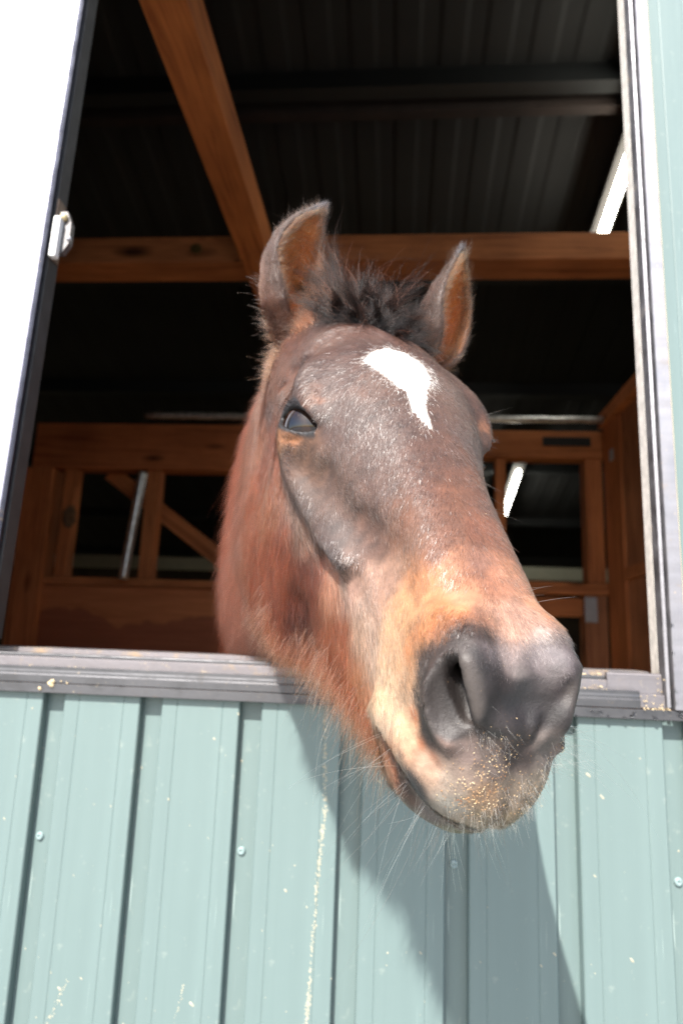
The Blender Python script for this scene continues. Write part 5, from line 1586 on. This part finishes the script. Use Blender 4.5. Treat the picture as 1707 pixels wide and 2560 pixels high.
whisk((-0.036, 0.5146, -0.0193), 0.010, 9, -LEFT_L * 0.8 + DOWN_L * 0.6, 0.045, W_, 0.3, 0.1)
whisk((-0.0217, 0.4639, 0.0323), 0.014, 4, -LEFT_L * 0.9 + DOWN_L * 0.1, 0.022, W_, 0.2, 0.2)
whisk((-0.0229, 0.4381, 0.0336), 0.012, 3, -LEFT_L * 0.9, 0.018, W_, 0.25, 0.3)
whisk((-0.0909, 0.1991, 0.066), 0.006, 4, -LEFT_L * 0.9 + UP_L * 0.12, 0.026, B_, 0.16, 0.1, 0.1, alt=W_, frac=0.4)
whisk((-0.08, 0.27, 0.01), 0.014, 8, -LEFT_L * 0.8 + DOWN_L * 0.4, 0.030, B_, 0.25, 0.1, 0.2, alt=W_, frac=0.4)
whisk((0.0237, 0.5226, -0.0155), 0.010, 60, DOWN_L * 0.7 + LEFT_L * -0.3, 0.008, W_, 0.4, 0.1, 0.5)
add_hair('whiskers', np.concatenate(S_), taper(10, 0.00008), np.concatenate(C_))

S_, C_ = [], []
for s in (1, -1):
    n = 70
    pp = rng.uniform(-0.025, 0.022, n); qq = 0.0120 * (1 - np.abs(pp / 0.0300) ** 2.2) + 0.0030
    ee = np.sqrt(np.maximum(0.0332 ** 2 - pp ** 2 - qq ** 2, 1e-6))
    P = EYE_C + EYE_P * pp[:, None] + EYE_Q * qq[:, None] + EYE_E * ee[:, None]
    D = EYE_E[None] * 0.95 + EYE_Q[None] * 0.10 + EYE_P[None] * (0.15 + pp[:, None] * 10)
    M = np.array([s, 1, 1])
    S_.append(long_hair(P * M, D * M, np.full(n, 0.013), 0.12, 7, 0.45, 0.05)); C_.append(cols(n, (30, 26, 26), 0.2))
add_hair('eyelashes', np.concatenate(S_), taper(7, 0.00013), np.concatenate(C_))

# ------------------------------------------------------------------ crumbs of feed on the muzzle
bm = bmesh.new()
def crumbs(c, r, n, size):
    P, N = near(c, r, n, lambda p, q: (q @ np.array([0.43, 0.68, 0.6])) > 0.1)
    for p, q in zip(P, N):
        blob(bm, Vector(p + q * 0.0008), (abs(random.gauss(0, 1)) * size * 0.6 + size * 0.35) * 0.25, 0.8, Vector(q))
for c, r, n, s_ in [((0.0257, 0.5325, -0.0414), .010, 150, .0008), ((0.016, 0.5314, -0.0351), .010, 150, .0008), ((0.0299, 0.5337, -0.0537), .008, 120, .0009), ((0.022, 0.536, -0.05), .008, 150, .0009),
                    ((0.0129, 0.5257, -0.0228), .010, 50, .0007), ((-0.005, 0.534, -0.05), .014, 110, .0006), ((-0.018, 0.529, -0.045), .010, 90, .0006), ((0.0074, 0.5238, -0.0099), .010, 14, .0006),
                    ((-0.034, 0.514, -0.024), .006, 26, .0009), ((0.02, 0.49, 0.02), .04, 20, .0005), ((0.0, 0.30, 0.07), .05, 16, .0006)]:
    crumbs(c, r * 1.15, int(n * 2.6), s_)
t = NT('crumb'); bb = t.bsdf(Roughness=0.7)
t.l(t.ramp(t.noise(t.coords(), 160, 2), [(0.35, rgb(118, 70, 36)[:3]), (0.5, rgb(170, 136, 94)[:3]), (0.65, rgb(206, 186, 150)[:3])]), bb.inputs['Base Color'])
o = put('muzzle_crumbs', bm, t.m); o.matrix_world = HEAD_M
o['kind'] = 'stuff'; o['label'] = 'golden feed crumbs sprinkled over the upper lip of the horse'; o['category'] = 'crumbs'

horse['label'] = 'bay horse with a white forehead star leaning its head out of the window'
horse['category'] = 'horse'
